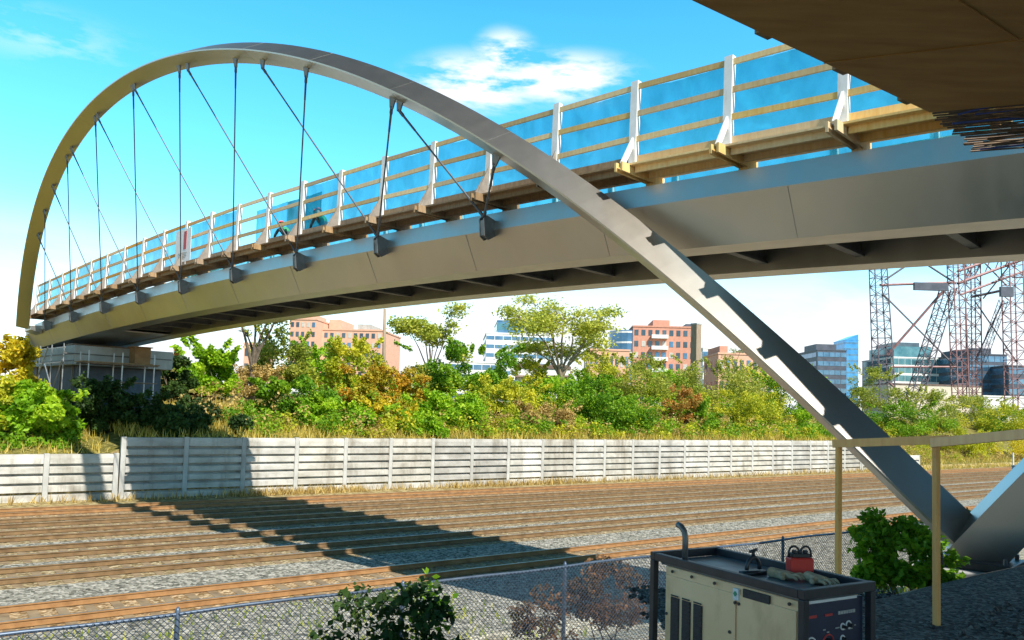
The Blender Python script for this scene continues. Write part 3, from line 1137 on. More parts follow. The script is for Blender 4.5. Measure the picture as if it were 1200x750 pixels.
nr = empty('steel_strut', (FT.x, FT.y, 2.6), 'second grey steel arch leg rising right from the shared footing', 'steel leg')
mb = MB()
ring = []
dv = Vector((0.80, -0.22, 1.0)).normalized()
sd = Vector((0.35, 0.92, 0.0)).normalized()
upn = sd.cross(dv).normalized()
if upn.z < 0:
    upn = -upn
for k in range(20):
    L_ = -0.15 + k * 0.6
    cc = FT + Vector((0.10, -0.02, -0.22)) + dv * L_ + UP * (-0.006 * L_ * L_)
    ww = 0.42
    ring.append([cc + upn * 0.36 + sd * ww, cc + upn * 0.36 - sd * ww, cc - upn * 0.50 - sd * 0.22, cc - upn * 0.50 + sd * 0.22])
mb.loft(ring)
mb.build('rib', M['steel_arch'], nr)

# ------------------------------------------------------------------ far abutment under the bridge's far end
ab = empty('bridge_abutment', B(47, -2.6, -5.2), 'pale concrete abutment with dark hoarding under the far end of the footbridge', 'abutment')
mb = MB()
mb.loft([[B(s, x, 0) * 1 + UP * (z - zc(s) + 9.2) for x, z in ((-0.30, -2.25), (-0.30, -1.12), (-6.0, -1.12), (-6.0, -2.25))] for s in (44.2, 54.5)])
mb.build('pier_cap', M['concrete'], ab, bevel=0.03)
mb = MB()
for z in (-1.62, -2.02):
    mb.box(B(49.3, -0.29, 0) + UP * (z + 9.2 - zc(49.3)), BD * 10.2, BO * 0.06, UP * 0.07)
mb.box(B(44.19, -2.8, 0) + UP * (-1.62 + 9.2 - zc(44.19)), BD * 0.06, BO * 6.2, UP * 0.07)
mb.build('cap_groove', M['steel_dark'], ab)
mb = MB()
mb.loft([[B(s, x, 0) + UP * (z - zc(s) + 9.2) for x, z in ((-0.75, -6.0), (-0.75, -2.26), (-5.6, -2.26), (-5.6, -6.0))] for s in (44.9, 54.2)])
mb.build('hoarding', M['hoarding'], ab)
mb = MB()
mb.box(B(46.2, -2.6, 0) + UP * (9.2 - zc(46.2) - 1.02), BD * 1.2, BO * 4.0, UP * 0.16)
mb.build('bearing_shelf', M['rebar'], ab)
for s in (45.6, 47.8, 50.2, 52.6):
    mb = MB()
    mb.bar(B(s, -0.70, 0) + UP * (9.2 - zc(s) - 6.0), B(s, -0.70, 0) + UP * (9.2 - zc(s) - 2.27), 0.12, 0.09, BD)
    mb.build('timber_stud', M['pole'], ab)

sf = empty('scaffold', B(46, 1.0, -5.6), 'grey tube scaffold with cross braces in front of the abutment', 'scaffold')
zz = lambda s, z: UP * (9.2 - zc(s) + z)
for s in (44.4, 46.6, 48.8, 51.0, 53.2):
    mb = MB()
    mb.tube([B(s, 0.20, 0) + zz(s, -5.6), B(s, 0.20, 0) + zz(s, -1.05)], 0.035, 6)
    mb.build('standard', M['tube'], sf)
for z in (-1.3, -2.15, -4.4):
    mb = MB()
    mb.tube([B(44.0, 0.25, 0) + zz(44.0, z), B(53.6, 0.25, 0) + zz(53.6, z)], 0.03, 6)
    mb.build('ledger', M['tube'], sf)
for s0, z0, s1, z1 in ((44.4, -5.0, 47.4, -2.2), (46.6, -5.0, 44.2, -2.0), (48.8, -3.2, 47.0, -1.2), (51.0, -3.0, 49.6, -1.3)):
    mb = MB()
    mb.tube([B(s0, 0.32, 0) + zz(s0, z0), B(s1, 0.32, 0) + zz(s1, z1)], 0.035, 6)
    mb.build('cross_brace', M['tube'], sf)
s2 = empty('access_scaffold', B(43.0, -1.5, -5.4), 'small rusty access scaffold beside the abutment, under the girder', 'scaffold')
for o_ in (-0.4, -2.2, -4.0):
    for s in (42.0, 43.4):
        mb = MB()
        mb.tube([B(s, o_, 0) + zz(s, -5.6), B(s, o_, 0) + zz(s, -1.5)], 0.04, 6)
        mb.build('standard', M['tube'], s2)
for z in (-2.2, -3.2, -4.4):
    for s in (41.95, 43.45):
        mb = MB()
        mb.tube([B(s, -0.2, 0) + zz(s, z), B(s, -4.2, 0) + zz(s, z)], 0.035, 6)
        mb.build('ledger', M['rebar'], s2)
mb = MB()
mb.box(B(42.7, -2.2, 0) + zz(42.7, -2.12), BD * 1.5, BO * 4.2, UP * 0.06)
mb.build('platform', M['lumber_dark'], s2)
jb = MB()
jb.box(B(43.2, -3.6, 0) + zz(43.2, -1.55), BD * 0.9, BO * 0.9, UP * 0.95)
jb.box(B(43.2, -3.6, 0) + zz(43.2, -1.05), BD * 1.1, BO * 1.1, UP * 0.06)
jb.box(B(43.2, -3.6, 0) + zz(43.2, -2.05), BD * 1.1, BO * 1.1, UP * 0.06)
j = jb.build('jacking_stack', M['rail_bright'])
tag(tag_mesh_origin(j, B(43.2, -3.6, 0) + zz(43.2, -2.08)), 'rusty brown jacking stack on the access scaffold under the girder', 'jacking stack')
# orange traffic barrel on the far bank behind the scaffold
bp = atD(208, 412, 63)
bz = bp.z
dr = empty('traffic_barrel', (bp.x, bp.y, bz - 0.9), 'orange and white traffic barrel standing beyond the abutment scaffold', 'traffic barrel')
base = Vector((bp.x, bp.y, bz - 0.9))
mb = MB()
mb.tube([base, base + UP * 0.09], [0.42, 0.40], 14)
mb.build('rubber_base', M['black_paint'], dr)
mb = MB()
mb.tube([base + UP * z for z in (0.09, 0.36, 0.37, 0.72, 0.73, 1.12, 1.20)], [0.33, 0.32, 0.30, 0.29, 0.27, 0.26, 0.14], 14)
mb.build('barrel', M['orange_cloth'], dr)
mb = MB()
mb.tube([base + UP * 0.42, base + UP * 0.56], [0.306, 0.302], 14)
mb.tube([base + UP * 0.80, base + UP * 0.94], [0.278, 0.272], 14)
mb.build('reflective_band', M['white_mark'], dr)
# mound the barrel stands on
mb = MB()
mb.tube([base + UP * -2.2, base + UP * -0.4, base + UP * 0.0], [3.6, 1.4, 0.7], 12)
mo = mb.build('soil_mound', M['turf'])
tag(mo, kind='structure')

# ------------------------------------------------------------------ overhead formwork
ZS = 7.5
A_ = atZ(1090, 132, ZS)
B_ = atZ(810, 0, ZS)
dAB = (B_ - A_).normalized()
C_ = atZ(1200, 122, ZS)
dAC = (C_ - A_).normalized()
poly = [A_, A_ + dAB * 6.3, A_ + dAB * 6.3 + Vector((3.0, -8.0, 0)), Vector((15, -8, ZS)), Vector((15.5, 4.2, ZS)), Vector((9.3, 10.0, ZS)), A_ + dAC * 1.5]
fw = empty('overhead_formwork', (A_ + B_) / 2, 'brown plywood formwork soffit overhead at the top right', 'formwork')
mb = MB()
mb.prism(poly, UP * 0.02)
mb.build('soffit', M['plywood'], fw)
mb = MB()
ctr = Vector((6.0, 1.0, ZS))
inner = [p + (ctr - p).normalized() * 0.03 for p in poly]
mb.prism([p + UP * 0.021 for p in inner], UP * 0.75)
mb.build('slab_form', M['lumber_dark'], fw)
nrm = Vector((-dAB.y, dAB.x, 0))
mb = MB()
for k in range(1, 6):
    p0 = A_ + dAC * (1.22 * k)
    mb.bar(p0 - UP * 0.003, p0 + dAB * 6.2 - UP * 0.003, 0.010, 0.010)
for k in range(1, 4):
    p0 = A_ + dAB * (2.0 * k - 0.5)
    mb.bar(p0 - UP * 0.003, p0 + dAC * 9 - UP * 0.003, 0.010, 0.010)
mb.build('panel_joint', M['plywood'], fw)
for k in range(4):
    p0 = A_ + dAB * (0.35 + 0.9 * k)
    mb = MB()
    mb.box(p0 - nrm * 0.0 + UP * 0.04, dAB * 0.14, nrm * 0.10, UP * 0.06)
    mb.build('clamp', M['lumber_dark'], fw)

rb = empty('rebar_mat', C_, 'bristling rusty rebar sticking out beyond the overhead formwork edge', 'rebar')
r = random.Random(21)
outv = Vector((dAC.y, -dAC.x, 0))
if outv.y < 0:
    outv = -outv
for k in range(80):
    oo = r.uniform(0.0, 0.62)
    p = A_ + dAC * (r.uniform(0.05, 1.6) + 0.3 * oo) + outv * oo + UP * (0.04 - 0.33 * oo + r.uniform(-0.04, 0.04))
    q = p + dAC * r.uniform(0.25, 0.9) + outv * r.uniform(-0.12, 0.12) + UP * r.uniform(-0.06, 0.05)
    mb = MB()
    mb.tube([p, (p + q) / 2 + UP * r.uniform(0, 0.03), q], 0.0085, 5)
    mb.build('bar', M['rebar_blue'] if r.random() < 0.15 else M['rebar'], rb)
for k in range(20):
    oo = 0.06 + 0.03 * k
    p = A_ + outv * oo + dAC * (0.02 + 0.35 * (k / 16) + r.uniform(-0.03, 0.05)) + UP * (0.03 - 0.30 * oo)
    q = p + dAC * 2.4 + UP * r.uniform(-0.03, 0.04)
    mb = MB()
    mb.tube([p, q], 0.0085, 5)
    mb.build('bar', M['rebar'], rb)

# ------------------------------------------------------------------ chain-link fence
def build_fence():
    D, zg, zt = 10.0, 0.82, 2.42
    f = empty('chain_link_fence', AD(9, D, zg), 'blue-grey chain-link fence between the yard and the tracks', 'fence')
    a = 2.7 - 3.05 * 6
    ends = a + 3.05 * 13
    k = 0
    while a <= ends + 0.01:
        mb = MB()
        mb.tube([AD(a, D, zg - 0.2), AD(a, D, zt + 0.02), AD(a, D, zt + 0.06)], [0.032, 0.032, 0.012], 8)
        mb.build('post', M['fence'], f, smooth=True)
        a += 3.05
    a0 = 2.7 - 3.05 * 6
    pts = []
    x = a0
    while x < ends:
        pts.append(AD(x, D - 0.002, zt - 0.02 + 0.012 * math.sin(x * 2.1)))
        x += 0.76
    mb = MB()
    mb.tube(pts, 0.023, 8)
    mb.build('top_rail', M['fence'], f, smooth=True)
    mb = MB()
    h = zt - zg - 0.03
    st = 0.075
    n = int((ends - a0) / st)
    w = 0.0058
    for i in range(-int(h / st), n):
        for sg in (1, -1):
            s0 = a0 + i * st
            p0, p1 = (s0, zg + 0.02), (s0 + h, zg + 0.02 + h)
            if sg < 0:
                p0, p1 = (s0 + h, zg + 0.02), (s0, zg + 0.02 + h)
            q = [AD(p0[0] - w, D + 0.03 * 0 - 0.03 + w * sg, p0[1]), AD(p0[0] + w, D - 0.03 + w * sg, p0[1]), AD(p0[0], D - 0.036 + w * sg, p0[1]),
                 AD(p1[0] - w, D - 0.03 + w * sg, p1[1]), AD(p1[0] + w, D - 0.03 + w * sg, p1[1]), AD(p1[0], D - 0.036 + w * sg, p1[1])]
            mb.add(q, [(0, 1, 4, 3), (1, 2, 5, 4), (2, 0, 3, 5)])
    mb.build('wire_mesh', M['fence'], f, recalc=False)


build_fence()
# slender grey pipe post with a thin pale rod, far right beside the fence
pb = AD(0, 0, 0) + atD(1190, 600, 10.6)
pz = atD(1190, 546, 10.6).z
pp = empty('pipe_post', (pb.x, pb.y, 0.7), 'grey steel pipe post topped by a thin pale rod at the far right', 'post')
mb = MB()
mb.tube([Vector((pb.x, pb.y, 0.5)), Vector((pb.x, pb.y, pz))], 0.10, 10)
mb.build('pipe', M['tube'], pp, smooth=True)
mb = MB()
mb.tube([Vector((pb.x - 0.06, pb.y, pz - 0.1)), Vector((pb.x - 0.06, pb.y, pz + 0.42))], 0.022, 8)
mb.build('rod', M['white_mark'], pp)
mb = MB()
mb.tube([Vector((pb.x, pb.y, pz)), Vector((pb.x, pb.y, pz + 0.03))], 0.115, 10)
mb.build('cap', M['tube'], pp)

# ------------------------------------------------------------------ wooden yard guard rail
yg = empty('yard_barrier', atY(1097, 700, 6.9), 'plain tan timber barrier of two posts and a rail before the steel legs', 'barrier')
PL, PR = atY(983, 520, 7.6), atY(1097, 514, 6.9)
for p in (PL, PR):
    mb = MB()
    mb.box(Vector((p.x, p.y, (p.z + 2.9) / 2)), Vector((0.040, 0.008, 0)), Vector((-0.010, 0.055, 0)), UP * (p.z - 2.9))
    mb.build('post', M['gold'], yg, bevel=0.003)
p0 = atY(976, 520, 7.45)
p1 = atY(1112, 515, 6.75)
p2 = atY(1092, 519, 6.62)
p3 = atY(1260, 503, 5.4)
mb = MB()
mb.bar(p0, p1, 0.04, 0.075)
mb.build('rail', M['gold'], yg, bevel=0.003)
mb = MB()
mb.bar(p2, p3, 0.04, 0.075)
mb.build('rail', M['gold'], yg, bevel=0.003)

# ------------------------------------------------------------------ welding generator
def build_generator():
    c0 = Vector((1.60, 4.29, 0))            # near corner
    e1 = Vector((-0.498, 0.867, 0))         # along the long beige side
    e2 = Vector((0.867, 0.498, 0))          # along the control panel
    Lg, W, zb, zt = 1.26, 0.60, 3.12, 4.0
    g = empty('welding_generator', c0 + e1 * Lg / 2 + e2 * W / 2 + UP * zb, 'beige and black welding generator in a steel frame with dark control panel', 'generator')

    def P(u, v, z):
        return c0 + e1 * u + e2 * v + UP * z
    b = 0.042

    def bx(u0, u1, v0, v1, z0, z1, mb):
        mb.box(P((u0 + u1) / 2, (v0 + v1) / 2, (z0 + z1) / 2), e1 * (u1 - u0), e2 * (v1 - v0), UP * (z1 - z0))
    # frame
    for v in (0, W - b):
        mb = MB()
        bx(b + 0.001, Lg - b - 0.001, v, v + b, zt - 0.05, zt, mb)
        mb.build('frame_rail', M['black_paint'], g, bevel=0.004)
    for u in (0, Lg - b):
        mb = MB()
        bx(u, u + b, 0.0, W, zt - 0.05, zt + 0.003, mb)
        mb.build('frame_rail', M['black_paint'], g, bevel=0.004)
    for u in (0, Lg - b):
        for v in (0, W - b):
            mb = MB()
            bx(u, u + b, v, v + b, zb, zt - 0.051, mb)
            mb.build('frame_post', M['black_paint'], g, bevel=0.004)
    mb = MB()
    bx(0, Lg, 0, W, zb - 0.06, zb - 0.001, mb)
    mb.build('base_skid', M['black_paint'], g, bevel=0.006)
    # body
    mb = MB()
    bx(0.07, Lg - 0.10, 0.05, W - 0.06, zb + 0.002, zt - 0.075, mb)
    mb.build('body', M['beige_paint'], g, bevel=0.008)
    mb = MB()
    bx(0.05, Lg - 0.06, 0.045, W - 0.05, zt - 0.073, zt - 0.045, mb)
    mb.build('top_cover', M['top_paint'], g, bevel=0.006)
    # side panel doors on the long side (facing the camera's left)
    def side(u0, u1, z0, z1, t, name, mat, par, bev=0.003):
        mb = MB()
        bx(u0, u1, 0.05 - t, 0.049, z0, z1, mb)
        return mb.build(name, mat, par, bevel=bev)
    rear = side(0.53, Lg - 0.115, zb + 0.03, zt - 0.13, 0.010, 'side_door', M['beige_paint'], g)
    front = side(0.085, 0.515, zb + 0.03, zt - 0.13, 0.010, 'side_door', M['beige_paint'], g)
    for u0 in (0.80, 0.905, 1.01):
        mb = MB()
        bx(u0, u0 + 0.075, 0.032, 0.0395, zb + 0.30, zt - 0.26, mb)
        for k in range(14):
            z = zb + 0.315 + k * 0.024
            bx(u0 + 0.004, u0 + 0.071, 0.028, 0.0319, z, z + 0.008, mb)
        mb.build('vent_grille', M['grille'], rear)
    side(0.54, 0.72, zb + 0.05, zb + 0.34, 0.016, 'lower_panel', M['grille'], rear)
    side(0.10, 0.50, zb + 0.05, zb + 0.26, 0.016, 'lower_panel', M['grille'], front)
    side(0.27, 0.47, zt - 0.135, zt - 0.085, 0.014, 'handhold_slot', M['grille'], g)
    lt = side(0.50, 0.545, zt - 0.165, zt - 0.095, 0.018, 'latch', M['white_mark'], g)
    mb = MB()
    cc = P(0.5225, 0.030, zt - 0.125)
    mb.prism([cc + e1 * 0.014, cc + UP * 0.016, cc - e1 * 0.014, cc - UP * 0.016], -e2 * 0.003)
    mb.build('sticker', M['green_mark'], lt)
    mb = MB()
    for u, z in ((0.53, zt - 0.18), (0.50, zt - 0.18), (1.08, zt - 0.10), (0.90, zt - 0.10), (0.70, zt - 0.10), (1.13, zt - 0.38), (0.57, zt - 0.36), (0.13, zt - 0.10)):
        p = P(u, 0.041, z)
        mb.tube([p, p - e2 * 0.008], 0.010, 8)
    mb.build('bolt', M['black_paint'], g)
    # control panel on the short end
    mb = MB()
    bx(0.045, 0.069, 0.05, W - 0.055, zb + 0.02, zt - 0.08, mb)
    cp = mb.build('control_panel', M['navy'], g, bevel=0.003)
    mb = MB()
    bx(0.036, 0.0445, 0.06, W - 0.12, zt - 0.085, zt - 0.070, mb)
    mb.build('edge_strip', M['white_mark'], cp)

    def ring(v, z, r0, mat, name):
        cc = P(0.044, v, z)
        mb = MB()
        pts = [cc + e2 * (r0 * math.cos(q)) + UP * (r0 * math.sin(q)) for q in np.linspace(0.3, 2 * math.pi - 0.5, 26)]
        mb.tube(pts, 0.0045, 5)
        o_ = mb.build(name, mat, cp)
        mb = MB()
        mb.tube([cc, cc - e1 * 0.03], [r0 * 0.62, r0 * 0.5], 14)
        mb.build('knob', M['black_paint'], o_)
    ring(0.11, zt - 0.31, 0.042, M['white_mark'], 'dial')
    ring(0.25, zt - 0.31, 0.044, M['red_mark'], 'dial')
    ring(0.42, zt - 0.23, 0.020, M['white_mark'], 'dial')
    ring(0.37, zt - 0.235, 0.016, M['white_mark'], 'dial')
    ring(0.37, zt - 0.30, 0.016, M['white_mark'], 'dial')
    mb = MB()
    rr = random.Random(9)
    x = 0.33
    while x < 0.47:
        w = rr.choice((0.012, 0.016, 0.02))
        bx(0.040, 0.0445, x, x + w, zt - 0.165, zt - 0.147, mb)
        x += w + 0.005
    for k in range(16):
        v, z = rr.uniform(0.08, 0.45), zt - rr.choice((0.24, 0.255, 0.365, 0.38, 0.42, 0.44))
        bx(0.041, 0.0445, v, v + rr.uniform(0.012, 0.04), z, z + 0.006, mb)
    mb.build('printed_marking', M['concrete_grey'], cp)
    mb = MB()
    bx(0.040, 0.0445, 0.08, 0.15, zt - 0.165, zt - 0.150, mb)
    bx(0.040, 0.0445, 0.22, 0.28, zt - 0.165, zt - 0.152, mb)
    mb.build('red_marking', M['red_mark'], cp)
    # exhaust elbow
    p = P(1.02, 0.09, zt - 0.045)
    mb = MB()
    mb.tube([p, p + UP * 0.17, p + UP * 0.21 + e1 * 0.012, p + UP * 0.235 + e1 * 0.04, p + UP * 0.245 + e1 * 0.075], 0.020, 10)
    mb.build('exhaust_pipe', M['plate'], g, smooth=True)
    # lifting eye with its clamp bar
    p = P(0.60, 0.26, zt - 0.045)
    mb = MB()
    bxp = [p + e2 * -0.07, p + e2 * 0.07]
    mb.bar(p + e1 * 0.0 + e2 * -0.09 + UP * 0.012, p + e2 * 0.09 + UP * 0.012, 0.06, 0.024)
    arc = [p + e2 * (0.055 * math.cos(q)) + UP * (0.03 + 0.075 * math.sin(q)) for q in np.linspace(0, math.pi, 12)]
    mb.tube(arc, 0.013, 8)
    mb.tube([p + UP * 0.105, p + UP * 0.15], 0.011, 8)
    mb.tube([p + UP * 0.14 - e2 * 0.03, p + UP * 0.15 + e2 * 0.03], 0.009, 8)
    mb.build('lifting_eye', M['black_paint'], g, smooth=True)
    ztop = zt - 0.045

    # two leather gloves left on the top cover
    def glove(org, ang, lab):
        gl = empty('work_glove', org, lab, 'glove', 'leather gloves on the generator')
        ca, sa = math.cos(ang), math.sin(ang)
        X, Y = Vector((ca, sa, 0)), Vector((-sa, ca, 0))

        def J(x, y, z):
            return org + X * (x * 0.85) + Y * (y * 0.95) + UP * (z * 0.85)
        jt = {'palm': (J(0, 0, 0.030), 0.032), 'wrist': (J(-0.07, 0, 0.028), 0.030), 'cuff': (J(-0.14, 0.0, 0.032), 0.042)}
        ed = [('palm', 'wrist'), ('wrist', 'cuff')]
        for k, (y, ln) in enumerate(((-0.042, 0.062), (-0.015, 0.075), (0.014, 0.078), (0.042, 0.066))):
            jt['k%d' % k] = (J(0.05, y, 0.030), 0.012)
            jt['m%d' % k] = (J(0.05 + ln * 0.6, y * 1.15, 0.034 + 0.010 * (k % 2)), 0.011)
            jt['t%d' % k] = (J(0.05 + ln * 1.1, y * 1.2, 0.016), 0.009)
            ed += [('palm', 'k%d' % k), ('k%d' % k, 'm%d' % k), ('m%d' % k, 't%d' % k)]
        jt['th'] = (J(-0.005, -0.06, 0.026), 0.018)
        jt['th2'] = (J(0.04, -0.092, 0.020), 0.014)
        ed += [('palm', 'th'), ('th', 'th2')]
        skin_body('leather', jt, ed, M['glove'], gl, 2)
    a1 = math.atan2(-e1.y, -e1.x)
    glove(P(0.42, 0.34, ztop + 0.002), a1 + 0.25, 'crumpled grey leather glove on the generator top, nearer the lifting eye')
    glove(P(0.24, 0.42, ztop + 0.002), a1 - 0.10, 'flat grey leather glove lying nearest the generator control panel')
    # red carry case standing at the back edge of the top
    p = P(0.455, 0.505, ztop)
    cs = empty('red_carry_case', p, 'red carry case with black handles standing at the back of the generator', 'case')

    def CB(u, v, z, su, sv, sz, mb):
        mb.box(p + e1 * u + e2 * v + UP * z, e1 * su, e2 * sv, UP * sz)
    ex, ey = Vector((1, 0.1, 0)).normalized(), Vector((-0.1, 1, 0)).normalized()
    mb = MB()
    mb.box(p + UP * 0.058, ex * 0.15, ey * 0.08, UP * 0.115)
    mb.build('case_body', M['red_plastic'], cs, bevel=0.01)
    mb = MB()
    mb.box(p + UP * 0.128, ex * 0.11, ey * 0.06, UP * 0.024)
    for k in range(3):
        q = p + ex * (-0.035 + 0.035 * k) + UP * 0.14
        mb.tube([q, q + UP * 0.018], 0.016, 8)
    mb.build('clasp', M['black_paint'], cs, bevel=0.003)
    for sx in (-0.038, 0.038):
        mb = MB()
        arc = [p + ex * (sx + 0.034 * math.cos(q)) + UP * (0.115 + 0.065 * math.sin(q) ** 0.6) for q in np.linspace(0.0, math.pi, 14)]
        mb.tube(arc, 0.007, 7)
        mb.build('handle', M['black_paint'], cs, smooth=True)


build_generator()

# crushed-stone heap by the footing
def build_heap():
    r = random.Random(77)
    c = atZ(1160, 735, 3.2)
    n = 26
    vs = []
    for i in range(n + 1):
        for j_ in range(n + 1):
            x, y = -3.2 + 6.4 * i / n, -2.6 + 5.2 * j_ / n
            rr = math.hypot(x / 3.0, y / 2.4)
            h = 0.40 * max(0, 1 - rr) ** 0.9 + r.uniform(-0.03, 0.03) - 0.1
            vs.append((c.x + x + 0.6, c.y + y, 3.0 + h - 0.10 * 0))
    fs = [(i * (n + 1) + j_, (i + 1) * (n + 1) + j_, (i + 1) * (n + 1) + j_ + 1, i * (n + 1) + j_ + 1) for i in range(n) for j_ in range(n)]
    mb = MB()
    mb.add(vs, fs)
    k = 0
    for _ in range(2600):
        i, j_ = r.randrange(len(vs)), 0
        p = Vector(vs[i]) + Vector((r.uniform(-.15, .15), r.uniform(-.12, .12), 0.0))
        s = r.uniform(0.015, 0.05)
        q = [p + Vector((r.uniform(.6, 1.2) * s * a, r.uniform(.6, 1.2) * s * b_, r.uniform(.5, 1) * s * c_)) for a, b_, c_ in ((1, 0, 0), (-1, 0, 0), (0, 1, 0), (0, -1, 0), (0, 0, 1), (0, 0, -1))]
        mb.add(q, [(0, 2, 4), (2, 1, 4), (1, 3, 4), (3, 0, 4), (2, 0, 5), (1, 2, 5), (3, 1, 5), (0, 3, 5)])
    h = mb.build('gravel_heap', M['yard'], recalc=False)
    tag(h, 'heap of blue-grey crushed stone beside the arch footing', 'gravel heap', kind='stuff')


build_heap()


# ------------------------------------------------------------------ vegetation
def leaf_mesh(name, pos, size, mat, tint, parent=None, flat=0.0, seed=0, elong=1.6):
    """many small pointed leaves, one quad each"""
    g = np.random.default_rng(seed)
    n = len(pos)
    a = g.normal(size=(n, 3))
    a[:, 2] *= (1 - flat)
    a /= np.linalg.norm(a, axis=1, keepdims=True)
    b_ = g.normal(size=(n, 3))
    b_[:, 2] *= (1 - flat)
    b_ -= a * (a * b_).sum(1, keepdims=True)
    b_ /= np.linalg.norm(b_, axis=1, keepdims=True)
    s = size * g.uniform(0.6, 1.35, (n, 1))
    v = np.stack([pos - a * s * elong * 0.5, pos + b_ * s * 0.5, pos + a * s * elong * 0.5, pos - b_ * s * 0.5], 1).reshape(-1, 3)
    me = bpy.data.meshes.new(name)
    me.vertices.add(n * 4)
    me.vertices.foreach_set('co', v.astype(np.float32).ravel())
    me.loops.add(n * 4)
    me.loops.foreach_set('vertex_index', np.arange(n * 4, dtype=np.int32))
    me.polygons.add(n)
    me.polygons.foreach_set('loop_start', np.arange(0, n * 4, 4, dtype=np.int32))
    me.polygons.foreach_set('loop_total', np.full(n, 4, dtype=np.int32))
    me.materials.append(mat)
    at = me.attributes.new('tint', 'FLOAT', 'FACE')
    at.data.foreach_set('value', np.clip(tint, 0, 1).astype(np.float32))
    me.update()
    me.validate()
    ob = bpy.data.objects.new(name, me)
    COL.objects.link(ob)
    if parent is not None:
        hang(ob, parent)
    return ob


def crown_points(c, rx, ry, rz, n, seed, clumps=26, airy=False):
    g = np.random.default_rng(seed)
    k = clumps
    d = g.normal(size=(k, 3))
    d /= np.linalg.norm(d, axis=1, keepdims=True)
    rad = g.uniform(0.30, 0.98, (k, 1)) ** 0.6
    d[:, 2] = np.where(d[:, 2] < -0.5, d[:, 2] * 0.5, d[:, 2])
    cc = d * rad * np.array([rx, ry, rz])
    cs = g.uniform(0.14, 0.34, k) * (rx + rz) / 2 * (0.75 if airy else 1.0)
    ct = g.uniform(0, 1, k)
    w = cs ** 2
    idx = g.choice(k, n, p=w / w.sum())
    off = g.normal(size=(n, 3))
    off /= np.linalg.norm(off, axis=1, keepdims=True)
    off *= (g.uniform(0, 1, (n, 1)) ** 0.45) * cs[idx][:, None]
    off[:, 2] *= 0.55 if airy else 0.8
    pos = cc[idx] + off
    tint = 0.55 * ct[idx] + 0.45 * g.uniform(0, 1, n)
    return pos + np.array(c), tint, cc + np.array(c), cs


def bush(label, x, ytop, hw, D, col, group='shrubs along the railway embankment', n=1500, leaf=0.17, name='shrub', zdrop=0.5, dens=2.4, depth=0.8, seed=None, flat=0.2, stems=True, zb=None):
    seed = seed if seed is not None else int(x * 7 + D * 13)
    top = atD(x, ytop, D)
    Y = top.y
    a = top.dot(RD)
    z0 = (ground_z(a, D) if zb is None else zb) - zdrop
    h = max(0.8, top.z - z0)
    w = hw / FOC * Y
    t = empty(name, (top.x, top.y, z0 + zdrop), label, 'shrub', group)
    c = (top.x, top.y, z0 + h * 0.52)
    if D > 20:
        n, leaf, w = int(n * dens * 1.7), leaf * 0.80, w * 1.2
    pos, tint, cc, cs = crown_points(c, w, w * depth, h * 0.50, n, seed, clumps=int(22 + hw * 0.45))
    if D > 20:
        g = np.random.default_rng(seed + 1)
        k = 10
        tips = np.array([(c[0] + g.normal() * w * 0.6, c[1] + g.normal() * w * 0.4, z0 + h * g.uniform(0.9, 1.10)) for _ in range(k)])
        m = n // 9
        i_ = g.integers(0, k, m)
        f_ = g.uniform(0, 1, (m, 1))
        sp = tips[i_] * (1 - f_ * 0.22) + np.array([c]) * f_ * 0.22 + g.normal(size=(m, 3)) * 0.10
        pos = np.concatenate([pos, sp])
        tint = np.concatenate([tint, g.uniform(0.2, 1, m)])
    pos[:, 2] = np.maximum(pos[:, 2], z0 + 0.05)
    leaf_mesh('crown', pos, leaf, LEAF[col], tint, t, flat, seed)
    if stems:
        r = random.Random(seed)
        mb = MB()
        for k in range(6):
            q = Vector(cc[r.randrange(len(cc))])
            p = Vector((top.x + r.uniform(-.3, .3) * w, top.y + r.uniform(-.2, .2) * w, z0))
            m_ = (p + q) / 2 + Vector((r.uniform(-.1, .1), r.uniform(-.1, .1), 0)) * w
            sr = 1.0 if D > 20 else 0.28
            mb.tube([p, m_, q], [0.05 * sr, 0.035 * sr, 0.012 * sr], 5)
        mb.build('stem', M['bark'], t)
    return t


